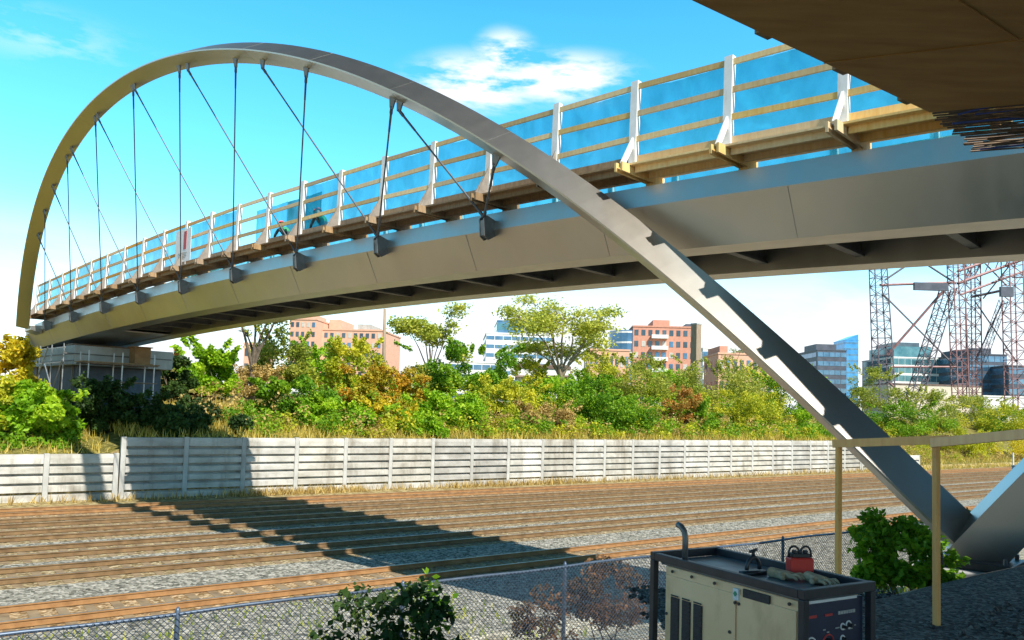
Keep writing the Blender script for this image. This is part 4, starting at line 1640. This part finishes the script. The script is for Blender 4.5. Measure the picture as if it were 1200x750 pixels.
def tree(label, x, ytop, hw, ybase_crown, D, col, n, leaf, seed, forks, name='tree', bark='bark', trunk_r=0.2, lean=0.0, airy=True, clump_scale=1.0, group='trees on the railway embankment', bare=None):
    """tapered trunk with forking limbs; leaf sprays cluster at the limb ends"""
    r = random.Random(seed)
    g = np.random.default_rng(seed)
    top = atD(x, ytop, D)
    a = top.dot(RD)
    z0 = ground_z(a, D)
    zcr = atD(x, ybase_crown, D).z
    W = hw / FOC * top.y
    H = top.z - z0
    t = empty(name, (top.x, top.y, z0), label, 'tree', group)
    mb = MB()
    base = Vector((top.x, top.y, z0 - 0.2))
    fork = base + Vector((lean * W, 0, max(0.8, (zcr - z0) * 0.55)))
    mb.tube([base, base.lerp(fork, 0.5) + Vector((0.08, 0.05, 0)), fork], [trunk_r, trunk_r * 0.85, trunk_r * 0.72], 8)
    tips = []
    for k in range(forks):
        an = 2 * math.pi * (k + r.uniform(-.25, .25)) / forks
        rr = r.uniform(0.25, 0.85)
        e = Vector((top.x + math.cos(an) * W * rr, top.y + math.sin(an) * W * rr * 0.8, zcr + (top.z - zcr) * r.uniform(0.0, 0.85)))
        m_ = fork.lerp(e, 0.5) + Vector((r.uniform(-.1, .1) * W, r.uniform(-.1, .1) * W, r.uniform(0.0, 0.08) * H))
        mb.tube([fork - UP * 0.1, fork.lerp(m_, 0.5) + Vector((r.uniform(-.05, .05) * W, 0, 0)), m_, e], [trunk_r * 0.55, trunk_r * 0.42, trunk_r * 0.3, trunk_r * 0.1], 6)
        for q in range(4):
            f_ = r.uniform(0.35, 1.0)
            s_ = m_.lerp(e, f_)
            d = Vector((math.cos(an + r.uniform(-1.2, 1.2)), math.sin(an + r.uniform(-1.2, 1.2)), r.uniform(-0.15, 0.75)))
            l_ = W * r.uniform(0.25, 0.5)
            tip = s_ + d * l_
            tip.z = min(tip.z, top.z - 0.1)
            mb.tube([s_, s_.lerp(tip, 0.5) + Vector((0, 0, 0.1)), tip], [trunk_r * 0.2, trunk_r * 0.12, trunk_r * 0.04], 5)
            tips.append(tip)
            for u in range(2):
                t2 = s_.lerp(tip, r.uniform(0.4, 0.9)) + Vector((r.uniform(-1, 1), r.uniform(-1, 1), r.uniform(-.2, .7))) * l_ * 0.55
                t2.z = min(t2.z, top.z)
                mb.tube([s_.lerp(tip, 0.5), t2], [trunk_r * 0.08, trunk_r * 0.03], 4)
                tips.append(t2)
    mb.build('trunk', M[bark], t)
    T = np.array([tuple(p) for p in tips])
    ct = g.uniform(0, 1, len(T))
    idx = g.integers(0, len(T), n)
    off = g.normal(size=(n, 3)) * np.array([1, 1, 0.45 if airy else 0.8]) * W * 0.13 * clump_scale
    pos = T[idx] + off
    if bare is not None:
        keep = pos[:, 0] > top.x + bare * W
        pos, idx = pos[keep], idx[keep]
    tint = 0.5 * ct[idx] + 0.5 * g.uniform(0, 1, len(pos))
    leaf_mesh('crown', pos, leaf, LEAF[col], tint, t, 0.35, seed)
    return t


# shrubs at the left, in front of and beside the abutment; bridge shade is in the dark leaf colour
bush('yellow autumn shrub at far left beside the abutment cap', 15, 402, 30, 53, 'yellow', n=1700, leaf=0.20)
bush('broad-leaved bright green shrub at far left just above the low wall', 42, 452, 44, 47.4, 'bright', n=2300, leaf=0.22)
bush('yellow-green shrub cut by the left edge above the low wall', -8, 445, 26, 47.2, 'gold', n=1300, leaf=0.20)
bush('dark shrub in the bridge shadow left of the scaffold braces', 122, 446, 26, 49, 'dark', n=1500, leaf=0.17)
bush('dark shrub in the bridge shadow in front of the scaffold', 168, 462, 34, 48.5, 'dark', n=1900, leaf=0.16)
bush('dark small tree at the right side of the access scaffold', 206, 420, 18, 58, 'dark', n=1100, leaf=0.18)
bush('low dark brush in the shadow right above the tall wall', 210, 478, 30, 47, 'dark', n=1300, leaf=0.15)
bush('rounded vivid green bush standing alone left of the forked tree', 251, 405, 32, 60, 'bright', n=2400, leaf=0.22)
# the long mid hedge, each shrub of its own kind
bush('dry brown thicket around the foot of the forked tree', 302, 430, 30, 63, 'tan', n=1300, leaf=0.15)
bush('leafy green shrub right of the dry thicket', 345, 447, 42, 52, 'green', n=2200, leaf=0.19)
bush('olive bush under the red brick block', 335, 390, 36, 66, 'olive', n=1900, leaf=0.2)
bush('low yellow-green shrub over the wall below the red brick block', 395, 470, 36, 49, 'bright', n=1900, leaf=0.17)
bush('tall yellow shrub left of the bare utility pole', 412, 402, 32, 60, 'gold', n=1800, leaf=0.2)
bush('orange-yellow shrub just left of the bare utility pole', 437, 432, 30, 54, 'orange', n=1700, leaf=0.18)
bush('orange-red shrub just right of the bare utility pole', 478, 436, 27, 55, 'orange', n=1500, leaf=0.18)
bush('bright yellow shrub low in front of the bare utility pole', 447, 472, 26, 49, 'yellow', n=1300, leaf=0.17)
bush('dense tall green bush in the middle of the hedge', 553, 398, 42, 62, 'green', n=3200, leaf=0.22)
bush('low green shrub under the dense tall bush, on the wall edge', 520, 460, 40, 50, 'bright', n=2000, leaf=0.18)
bush('light green shrub sloping down right of the dense tall bush', 592, 445, 36, 53, 'gold', n=1900, leaf=0.18)
bush('yellowish creeper shrub spilling over the wall top', 497, 487, 24, 46.2, 'bright', n=1300, leaf=0.15)
bush('straw-coloured dry brush below the brown-roofed shed', 640, 472, 32, 50, 'tan', n=1400, leaf=0.14)
bush('green shrub at the foot of the large airy tree', 690, 438, 36, 56, 'green', n=2000, leaf=0.18)
bush('low green shrub right of the straw brush, on the wall edge', 718, 462, 42, 49, 'green', n=2200, leaf=0.17)
bush('olive thicket below the red and glass tower', 748, 420, 44, 64, 'olive', n=2300, leaf=0.19)
bush('rust-red shrub below the square brick stack', 800, 456, 20, 50.5, 'red', n=1100, leaf=0.16)
bush('small dark green shrub right of the rust-red shrub', 824, 470, 18, 49.5, 'green', n=1000, leaf=0.16)
bush('tan and olive thicket right of the square brick stack', 845, 425, 42, 60, 'olive', n=2200, leaf=0.18)
bush('pale dry brush above the wall left of the steel leg', 880, 460, 40, 52, 'gold', n=1900, leaf=0.16)
bush('rounded deep green bush left of the steel leg', 925, 432, 40, 56, 'green', n=2400, leaf=0.2)
bush('green shrub showing just above the wall behind the steel leg', 958, 478, 30, 50, 'bright', n=1300, leaf=0.17)
bush('feathery olive bush right of the steel leg by the leftmost lattice tower', 1022, 432, 30, 60, 'olive', n=1500, leaf=0.2)
bush('wide green shrub right of the steel leg above the timber barrier', 1062, 474, 46, 54, 'green', n=2200, leaf=0.19)
bush('olive shrub under the pale long shed', 1140, 466, 40, 62, 'olive', n=1800, leaf=0.2)
bush('yellow shrub behind the timber barrier post', 1130, 503, 30, 49, 'gold', n=1500, leaf=0.17)
bush('green shrub at the right edge above the timber barrier', 1190, 480, 36, 55, 'green', n=1800, leaf=0.18)
bush('low golden scrub at the right edge beyond the tracks', 1185, 512, 36, 48, 'yellow', n=1400, leaf=0.15)

# further back, filling the hedge
bush('tall yellow-green shrub behind the leafy green shrub, left of the yellow one', 378, 402, 38, 66, 'bright', n=2000, leaf=0.2)
bush('dark olive shrub right behind the bare utility pole', 500, 432, 32, 67, 'olive', n=1800, leaf=0.2)
bush('pale gold shrub between the dense tall bush and the large airy tree', 615, 424, 34, 70, 'gold', n=1900, leaf=0.2)
bush('broad green shrub behind the straw-coloured brush', 650, 446, 40, 60, 'bright', n=2200, leaf=0.19)
bush('yellow-green shrub right of the large airy tree', 706, 416, 34, 70, 'gold', n=1900, leaf=0.2)
bush('bright green shrub in front of the square brick stack', 790, 432, 34, 66, 'bright', n=1900, leaf=0.19)
bush('gold-green shrub beneath the small brown brick houses', 884, 428, 36, 70, 'gold', n=1900, leaf=0.2)
bush('pale olive shrub hiding the foot of the leaning lattice leg', 1085, 458, 34, 54, 'olive', n=1700, leaf=0.2)
bush('golden shrub hiding the foot of the white site cabin', 1176, 472, 44, 56, 'gold', n=2200, leaf=0.2)


def undergrowth(name, label, col, n, seed, patches, leaf=0.14):
    g = np.random.default_rng(seed)
    P_, T_ = [], []
    tot = sum((p_[1] - p_[0]) for p_ in patches)
    for a0, a1, d0, d1, hm in patches:
        m = int(n * (a1 - a0) / tot)
        k = max(8, int((a1 - a0) * 3))
        ca, cd = g.uniform(a0, a1, k), g.uniform(d0, d1, k)
        ch, cr, ct = g.uniform(0.3, 1.0, k) * hm, g.uniform(0.4, 0.95, k), g.uniform(0, 1, k)
        i = g.integers(0, k, m)
        v = g.normal(size=(m, 3))
        v /= np.linalg.norm(v, axis=1, keepdims=True)
        v *= g.uniform(0.2, 1, (m, 1)) ** 0.5
        for q in range(m):
            a, d = ca[i[q]] + v[q, 0] * cr[i[q]], max(44.2, cd[i[q]] + v[q, 1] * cr[i[q]])
            P_.append(tuple(AD(a, d, ground_z(a, d) + ch[i[q]] * (0.5 + 0.5 * v[q, 2]))))
            T_.append(0.6 * ct[i[q]] + 0.4 * g.uniform())
    o = leaf_mesh(name, np.array(P_), leaf, LEAF[col], np.array(T_), None, 0.3, seed)
    tag(o, label, 'undergrowth', kind='stuff')


undergrowth('undergrowth', 'green undergrowth massed along the wall top and up the embankment', 'green', 42000, 61, [(16, 78, 45.3, 52, 1.7), (22, 80, 50, 62, 3.2), (-14, 7, 45.5, 50, 1.0)])
undergrowth('autumn_undergrowth', 'yellowing undergrowth mixed through the embankment growth', 'gold', 38000, 62, [(17, 80, 45.3, 51, 1.6), (24, 86, 52, 64, 3.4), (78, 125, 45, 62, 2.6)])
undergrowth('dry_undergrowth', 'dry tan undergrowth mixed through the embankment growth', 'tan', 20000, 63, [(14, 84, 45.5, 60, 2.2), (80, 125, 43, 62, 1.6)], 0.13)
undergrowth('shaded_undergrowth', 'dark undergrowth in the bridge shadow above the wall', 'dark', 16000, 64, [(6, 16, 45.3, 55, 1.3)])  # bridge shade put into the darker leaf colour

# trees
tree('forked half-bare tree with dark branches left of the red brick block', 300, 345, 42, 395, 63, 'olive', 2600, 0.18, 5, 5, name='bare_tree', trunk_r=0.32, bare=0.0)
tree('slim airy yellow-green tree left of the white terraced block', 508, 352, 38, 425, 76, 'pale', 6500, 0.20, 8, 8, trunk_r=0.20)
tree('large spreading airy yellow-green tree in front of the white terraced block', 660, 345, 56, 412, 66, 'pale', 11000, 0.20, 13, 9, trunk_r=0.34, bark='bark_pale')
tree('small thin olive tree right of the square brick stack', 858, 395, 18, 430, 90, 'olive', 600, 0.2, 17, 4, trunk_r=0.14)

# foreground plants
bush('dark leafy green plant growing over the chain-link fence', 465, 672, 82, 8.9, 'dark', group='plants by the chain-link fence', n=2000, leaf=0.075, zdrop=0.1, depth=0.5, flat=0.3)
bush('tall thin green sprout rising above the chain-link fence', 512, 655, 22, 9.2, 'green', group='plants by the chain-link fence', n=260, leaf=0.07, zdrop=0.1)
bush('reddish brush behind the chain-link fence beside the generator', 715, 652, 46, 11.0, 'maroon', group='plants by the chain-link fence', n=2600, leaf=0.055, zdrop=0.1)
bush('sparse reddish twigs behind the fence left of the reddish brush', 640, 690, 44, 11.4, 'maroon', group='plants by the chain-link fence', n=1300, leaf=0.05, zdrop=0.1)
bush('big dark green vine-covered shrub between the timber barrier posts', 1058, 600, 66, 6.6, 'green', group='plants by the chain-link fence', n=6500, leaf=0.07, zdrop=0.3, depth=0.6)
bush('yellow-green vine sprig left of the vine-covered shrub', 1016, 612, 20, 6.9, 'bright', group='plants by the chain-link fence', n=500, leaf=0.07, zdrop=0.1)
bush('dark sprig of leaves behind the foot of the steel leg', 1152, 585, 28, 8.2, 'dark', group='plants by the chain-link fence', n=900, leaf=0.09, zdrop=0.1)


# grass and weeds nobody could count
def grass(name, label, spans, seed, h0, h1, col):
    g = np.random.default_rng(seed)
    V, T = [], []
    for a0, a1, d0, d1, n in spans:
        for _ in range(n):
            a, d = g.uniform(a0, a1), g.uniform(d0, d1)
            z = ground_z(a, d) - 0.05
            h = g.uniform(h0, h1)
            p = np.array(AD(a, d, z))
            an = g.uniform(0, 6.28)
            w = np.array([math.cos(an), math.sin(an), 0]) * 0.03
            l_ = np.array([g.normal() * 0.3 * h, g.normal() * 0.3 * h, h])
            V += [p - w, p + w, p + l_ * 0.6 + w * 0.6, p + l_]
            T.append(g.uniform(0, 1))
    V = np.array(V)
    n = len(T)
    me = bpy.data.meshes.new(name)
    me.vertices.add(n * 4)
    me.vertices.foreach_set('co', V.astype(np.float32).ravel())
    me.loops.add(n * 4)
    me.loops.foreach_set('vertex_index', np.arange(n * 4, dtype=np.int32))
    me.polygons.add(n)
    me.polygons.foreach_set('loop_start', np.arange(0, n * 4, 4, dtype=np.int32))
    me.polygons.foreach_set('loop_total', np.full(n, 4, dtype=np.int32))
    me.materials.append(LEAF[col])
    at = me.attributes.new('tint', 'FLOAT', 'FACE')
    at.data.foreach_set('value', np.array(T, dtype=np.float32))
    me.update()
    ob = bpy.data.objects.new(name, me)
    COL.objects.link(ob)
    tag(ob, label, 'grass', kind='stuff')
    return ob


grass('grass', 'dry yellow-green grass on the embankment above the ribbed wall', [(-28, 8.6, 44.4, 56, 9000), (8.8, 80, 44.4, 58, 26000), (78, 120, 42, 60, 9000)], 1, 0.25, 0.75, 'grass')
grass('weeds', 'dry weeds along the foot of the ribbed wall', [(-20, 90, 42.6, 43.8, 3000), (14, 22, 42.6, 43.8, 900), (28, 40, 42.6, 43.8, 700)], 2, 0.15, 0.6, 'tan')
grass('trackside_weeds', 'sparse weeds in the gravel beside the chain-link fence', [(-6, 12, 12.5, 19.3, 1600), (-6, 6, 9, 12, 900), (12, 24, 6.5, 9.5, 900)], 4, 0.08, 0.32, 'olive')


# ------------------------------------------------------------------ poles, stack, lattice gantry
p = atD(452, 362, 68)
z0 = ground_z(p.dot(RD), 68)
mb = MB()
mb.tube([Vector((p.x, p.y, z0 - 0.5)), Vector((p.x, p.y, (z0 + p.z) / 2)), Vector((p.x - 0.08, p.y, p.z))], [0.19, 0.165, 0.13], 10)
o = mb.build('utility_pole', M['pole'], smooth=True)
tag(tag_mesh_origin(o, (p.x, p.y, z0)), 'bare wooden utility pole without wires rising above the hedge', 'pole')
p = atD(816, 379, 74)
z0 = ground_z(p.dot(RD), 74)
st = empty('brick_stack', (p.x, p.y, z0), 'square weathered brick stack rising above the thicket', 'stack')
mb = MB()
w = 8.6 / FOC * p.y
mb.box(Vector((p.x, p.y, (p.z + z0) / 2 - 0.3)), RD * w, ND * w, UP * (p.z - z0 + 0.6))
mb.build('shaft', M['pole'], st, bevel=0.04)
mb = MB()
mb.box(Vector((p.x, p.y, p.z - 0.12)), RD * (w * 1.1), ND * (w * 1.1), UP * 0.22)
mb.build('cap', M['concrete_grey'], st, bevel=0.02)


def lattice(mb, p, q, w, nseg, r0=0.07, tap=1.0):
    p, q = Vector(p), Vector(q)
    d = (q - p).normalized()
    u = d.cross(Vector((0, 1, 0))).normalized() if abs(d.y) < 0.9 else d.cross(Vector((1, 0, 0))).normalized()
    v = d.cross(u).normalized()

    def c(k, i):
        ww = w * (1 + (tap - 1) * k / nseg)
        sx, sy = ((-1, -1), (1, -1), (1, 1), (-1, 1))[i]
        return p.lerp(q, k / nseg) + (u * sx + v * sy) * ww / 2
    for i in range(4):
        mb.tube([c(0, i), c(nseg, i)], r0, 4)
        for k in range(nseg):
            j_ = (i + 1) % 4
            mb.tube([c(k, i), c(k, j_)], r0 * 0.55, 4)
            mb.tube([c(k, i), c(k + 1, j_)] if (k + i) % 2 else [c(k, j_), c(k + 1, i)], r0 * 0.5, 4)


def build_gantry():
    Y = 185.0
    g = empty('lattice_gantry', atY(1100, 470, Y), 'tall faded red lattice steel gantry with cross bracing beyond the tracks at right', 'gantry')

    def tower(x0, y0, x1, y1, wpx, n, mat, dY=0.0, label=None, tap=1.0):
        mb = MB()
        lattice(mb, atY(x0, y0, Y + dY), atY(x1, y1, Y + dY), wpx / FOC * Y, n, 0.15, tap)
        o = mb.build('lattice_leg', mat, g)
        if label:
            o['label'] = label
    tower(1037, 478, 1025, 235, 18, 24, M['greysteel'], 0, None, 0.7)
    tower(1126, 470, 1117, 235, 13, 24, M['redsteel'], 0)
    tower(1142, 470, 1139, 235, 12, 24, M['redsteel'], 9)
    tower(1191, 500, 1184, 235, 16, 24, M['redsteel'], 2)
    tower(1066, 482, 1112, 336, 13, 16, M['greysteel'], 1, 'dark lattice leg leaning to the right')

    def brace(x0, y0, x1, y1, rpx, mat, d0=0.0, d1=0.0):
        mb = MB()
        mb.tube([atY(x0, y0, Y + d0), atY(x1, y1, Y + d1)], rpx / FOC * Y, 5)
        mb.build('brace', mat, g)
    rs, gs = M['redsteel'], M['greysteel']
    brace(1037, 328, 1113, 277, 1.2, gs)
    brace(1046, 284, 1120, 332, 1.2, gs)
    brace(1031, 334, 1118, 331, 1.5, rs)
    brace(1034, 344, 1122, 432, 1.0, gs)
    brace(1040, 416, 1108, 338, 1.5, rs)
    brace(1044, 430, 1122, 430, 1.2, rs)
    brace(1042, 448, 1075, 478, 1.0, rs)
    brace(1122, 332, 1215, 298, 1.8, rs, 0, 4)
    brace(1122, 318, 1215, 286, 1.5, rs, 0, 4)
    brace(1122, 304, 1190, 278, 1.5, rs, 0, 4)
    brace(1126, 345, 1215, 312, 1.5, rs, 2, 6)
    brace(1128, 300, 1215, 268, 1.4, rs, 8, 8)
    for q in range(7):
        brace(1130 + 12 * q, 328 - 4 * q, 1140 + 12 * q, 304 - 4 * q, 0.7, rs, 2, 2)
    brace(1138, 348, 1186, 338, 1.6, gs, 6, 2)
    brace(1142, 352, 1192, 425, 0.9, gs, 6, 2)
    brace(1176, 352, 1144, 420, 0.9, gs, 4, 8)
    brace(1152, 350, 1184, 310, 0.9, rs, 6, 2)
    brace(1146, 300, 1180, 335, 0.9, rs, 6, 2)
    brace(1186, 325, 1215, 325, 0.9, gs, 2, 2)
    brace(1130, 332, 1148, 296, 1.0, rs, 0, 6)
    mb = MB()
    lattice(mb, atY(1150, 424, Y + 6), atY(1176, 352, Y + 4), 1.4, 10, 0.08)
    mb.build('ladder', gs, g)
    for x0, x1, y0, y1, nm in ((1071, 1110, 331, 341, 'sign_board'), (1172, 1187, 336, 348, 'equipment_box')):
        a, b_ = atY(x0, y0, Y - 2), atY(x1, y1, Y - 2)
        mb = MB()
        mb.box((a + b_) / 2, Vector((b_.x - a.x, 0, 0)), Vector((0, 0.8, 0)), UP * (a.z - b_.z))
        mb.build(nm, M['dark_clad'], g)


build_gantry()


# ------------------------------------------------------------------ buildings
def building(name, label, x0, x1, ytop, Y, wall, floors, cols, win, depth=16, yaw=0.0, style='grid', zbase=5.0, wfrac=0.55, hfrac=0.5, roofs=(), cat='building', wallname='wall'):
    """a box building whose facade faces the tracks; windows are parts set 6 cm proud in shallow frames"""
    a, b_ = atY(x0, ytop, Y), atY(x1, ytop, Y)
    ztop = (a.z + b_.z) / 2
    ux = (Vector((b_.x, b_.y, 0)) - Vector((a.x, a.y, 0)))
    Wd = ux.length
    ux = (Matrix.Rotation(yaw, 3, 'Z') @ ux.normalized())
    uy = Vector((-ux.y, ux.x, 0))
    o0 = Vector((a.x, a.y, 0))
    e = empty(name, o0 + ux * Wd / 2 + uy * depth / 2 + UP * zbase, label, cat, 'buildings beyond the embankment')

    def P(u, v, z):
        return o0 + ux * u + uy * v + UP * z
    mb = MB()
    mb.box(P(Wd / 2, depth / 2, (ztop + zbase) / 2), ux * Wd, uy * depth, UP * (ztop - zbase))
    mb.build(wallname, wall, e)
    mb = MB()
    mb.box(P(Wd / 2, depth / 2, ztop + 0.2), ux * (Wd + 0.3), uy * (depth + 0.3), UP * 0.38)
    mb.build('parapet', wall if style != 'shed' else M['roof'], e)
    H = ztop - zbase
    fh = H / floors
    wr = random.Random(name)
    if style == 'grid':
        cw = Wd / cols
        for f in range(floors):
            for c_ in range(cols):
                u, z = (c_ + 0.5) * cw, zbase + (f + 0.5) * fh
                mb = MB()
                mb.box(P(u, -0.02, z), ux * (cw * wfrac), uy * 0.10, UP * (fh * hfrac))
                mb.build('window', wr.choice((win, win, win, M['glass_blue'], M['blind'])), e)
        nc = max(1, int(depth / cw))
        for f in range(floors):
            for c_ in range(min(3, nc)):
                for side in (0,):
                    v, z = (c_ + 0.5) * depth / min(3, nc), zbase + (f + 0.5) * fh
                    mb = MB()
                    mb.box(P(-0.02, v, z), ux * 0.10, uy * (depth / 3 * 0.45), UP * (fh * hfrac))
                    mb.build('window', win, e)
    elif style == 'band':
        for f in range(floors):
            z = zbase + (f + 0.55) * fh
            mb = MB()
            n = max(1, cols)
            for c_ in range(n):
                cw = Wd / n
                mb.box(P((c_ + 0.5) * cw, -0.02, z), ux * (cw * 0.92), uy * 0.12, UP * (fh * hfrac))
            mb.box(P(-0.02, depth / 2, z), ux * 0.12, uy * (depth * 0.9), UP * (fh * hfrac))
            mb.build('window_band', win, e)
    for (u0, u1, v0, v1, h, mt) in roofs:
        mb = MB()
        mb.box(P((u0 + u1) / 2 * Wd, (v0 + v1) / 2 * depth, ztop + 0.4 + h / 2), ux * (u1 - u0) * Wd, uy * (v1 - v0) * depth, UP * h)
        mb.build('roof_house', mt, e)
    return e, P, Wd, ztop


building('brick_block', 'long orange brick apartment block left of the bare utility pole', 372, 450, 388, 190, M['brick_orange'], 8, 11, M['glass_dark'], 18, R(-6), roofs=((0.1, 0.28, 0.2, 0.8, 2.6, M['brick_orange']), (0.55, 0.75, 0.2, 0.8, 1.6, M['concrete'])))
building('brick_wing', 'stepped orange brick wing left end of the apartment block', 340, 372, 375, 186, M['brick_orange'], 9, 5, M['glass_dark'], 18, R(-6), roofs=((0.1, 0.6, 0.2, 0.8, 1.6, M['brick_orange']),))
building('brick_house', 'narrow brick building seen behind the forked tree', 286, 300, 404, 150, M['brick_orange'], 4, 2, M['glass_dark'], 12)
building('terraced_block', 'white terraced apartment block with stepped balconies', 570, 650, 392, 230, M['stucco'], 9, 8, M['glass_blue'], 22, R(4), 'band', hfrac=0.42)
building('glass_penthouse', 'blue glass upper storeys behind the white terraced block', 583, 614, 377, 244, M['glass_blue'], 8, 4, M['glass_teal'], 18, R(4), 'band', hfrac=0.6, roofs=((0.3, 0.9, 0.2, 0.8, 1.0, M['dark_clad']),))
e, P, Wd, zt = building('brick_tower', 'red brick apartment tower with rounded glass corner and white balconies', 742, 815, 384, 200, M['brick'], 8, 9, M['glass_dark'], 22, R(-3), roofs=((0.35, 0.62, 0.2, 0.7, 2.0, M['brick']), (0.86, 0.97, 0.1, 0.4, 0.9, M['dark_clad'])))
for f in range(8):
    mb = MB()
    z = 5.4 + f * (zt - 5.0) / 8
    mb.box(P(Wd * 0.42, -0.7, z), (P(1, 0, 0) - P(0, 0, 0)) * Wd * 0.26, (P(0, 1, 0) - P(0, 0, 0)) * 1.3, UP * 0.9)
    mb.build('balcony', M['stucco'], e)
# rounded glass bay at its left end
cx = P(-0.5, 5.5, 0)
mb = MB()
mb.tube([Vector((cx.x, cx.y, 5)), Vector((cx.x, cx.y, zt - 0.8))], 5.2, 22)
bay = mb.build('glass_bay', M['glass_blue'], e)
mb = MB()
for f in range(9):
    z = 5 + f * (zt - 6) / 8.2
    mb.tube([Vector((cx.x, cx.y, z)), Vector((cx.x, cx.y, z + 0.45))], 5.27, 22)
mb.build('spandrel', M['stucco'], bay)
building('low_brick_row', 'low orange brick row left of the red brick tower', 690, 738, 411, 175, M['brick_orange'], 3, 8, M['glass_dark'], 12)
building('shed', 'low white shed with brown roof behind the large airy tree', 606, 668, 432, 105, M['stucco'], 1, 5, M['glass_dark'], 9, 0, 'shed', cat='shed')
# its pitched brown roof
a, b_ = atY(604, 442, 104.6), atY(670, 442, 104.6)
mb = MB()
zt_ = atY(637, 430, 105).z
mb.loft([[Vector((q.x, q.y - 0.3, q.z)), Vector((q.x, q.y + 4.6, zt_ + 0.6)), Vector((q.x, q.y + 9.6, q.z)), ] for q in (a, b_)])
mb_o = mb.build('roof', M['roof'], None)
sh = [o for o in bpy.data.objects if o.name == 'shed'][0]
hang(mb_o, sh)
building('brick_terrace', 'small brown brick houses right of the square brick stack', 842, 905, 416, 160, M['brick_orange'], 3, 8, M['glass_dark'], 12, 0, roofs=((0.05, 0.2, 0.1, 0.9, 1.4, M['brick']), (0.6, 0.75, 0.1, 0.9, 1.2, M['glass_blue'])))
building('pale_offices', 'pale flat-roofed block between the brick stack and the small brick houses', 824, 850, 409, 240, M['stucco'], 5, 3, M['glass_blue'], 14, 0, 'band')
building('white_house', 'white low house behind the dry thicket at the hedge left end', 262, 352, 452, 110, M['stucco'], 1, 8, M['glass_dark'], 10, cat='house')
building('dark_block', 'dark blue office block with roof plant left of the slender glass tower', 958, 992, 411, 320, M['dark_clad'], 8, 5, M['glass_blue'], 22, 0, 'band', roofs=((0.1, 0.8, 0.2, 0.8, 2.6, M['dark_clad']),))
e, P, Wd, zt = building('glass_tower', 'slender bright blue glass tower with slanted top far off', 990, 1006, 399, 520, M['glass_sky'], 14, 3, M['glass_blue'], 18, 0, 'band', hfrac=0.3)
mb = MB()
mb.prism([P(0, 0.2, zt + 0.4), P(Wd, 0.2, zt + 0.4), P(Wd, 0.2, zt + 4.2)], (P(0, 1, 0) - P(0, 0, 0)) * 17)
mb.build('slanted_crown', M['glass_sky'], e)
building('teal_offices', 'teal glass office block with set-back top behind the leaning lattice leg', 1046, 1112, 420, 300, M['stucco'], 8, 9, M['glass_teal'], 26, 0, 'band', hfrac=0.7, roofs=((0.08, 0.75, 0.1, 0.9, 4.2, M['glass_teal']), (0.15, 0.6, 0.2, 0.8, 6.0, M['glass_dark'])))
building('navy_offices', 'dark blue glass office block at the right edge behind the lattice towers', 1136, 1180, 416, 280, M['dark_clad'], 8, 6, M['glass_blue'], 26, 0, 'band', hfrac=0.62, roofs=((0.2, 0.7, 0.1, 0.9, 2.2, M['dark_clad']),))
building('blue_annex', 'low blue glass annex cut by the right edge', 1182, 1240, 430, 270, M['dark_clad'], 6, 6, M['glass_blue'], 20, 0, 'band', hfrac=0.6)
building('long_shed', 'long low beige shed under the lattice gantry', 1040, 1150, 452, 215, M['beige'], 1, 9, M['glass_dark'], 14, 0, 'shed', cat='shed', hfrac=0.2)
building('white_trailer', 'white site cabin with reddish roof line at the right edge below the lattice tower', 1152, 1222, 466, 205, M['stucco'], 1, 6, M['redsteel'], 6, 0, 'grid', cat='cabin', hfrac=0.25, wfrac=0.7)
building('street_block', 'grey low block between the white terraced block and the large airy tree', 525, 585, 425, 210, M['stucco'], 5, 6, M['glass_blue'], 14, 0, 'band')
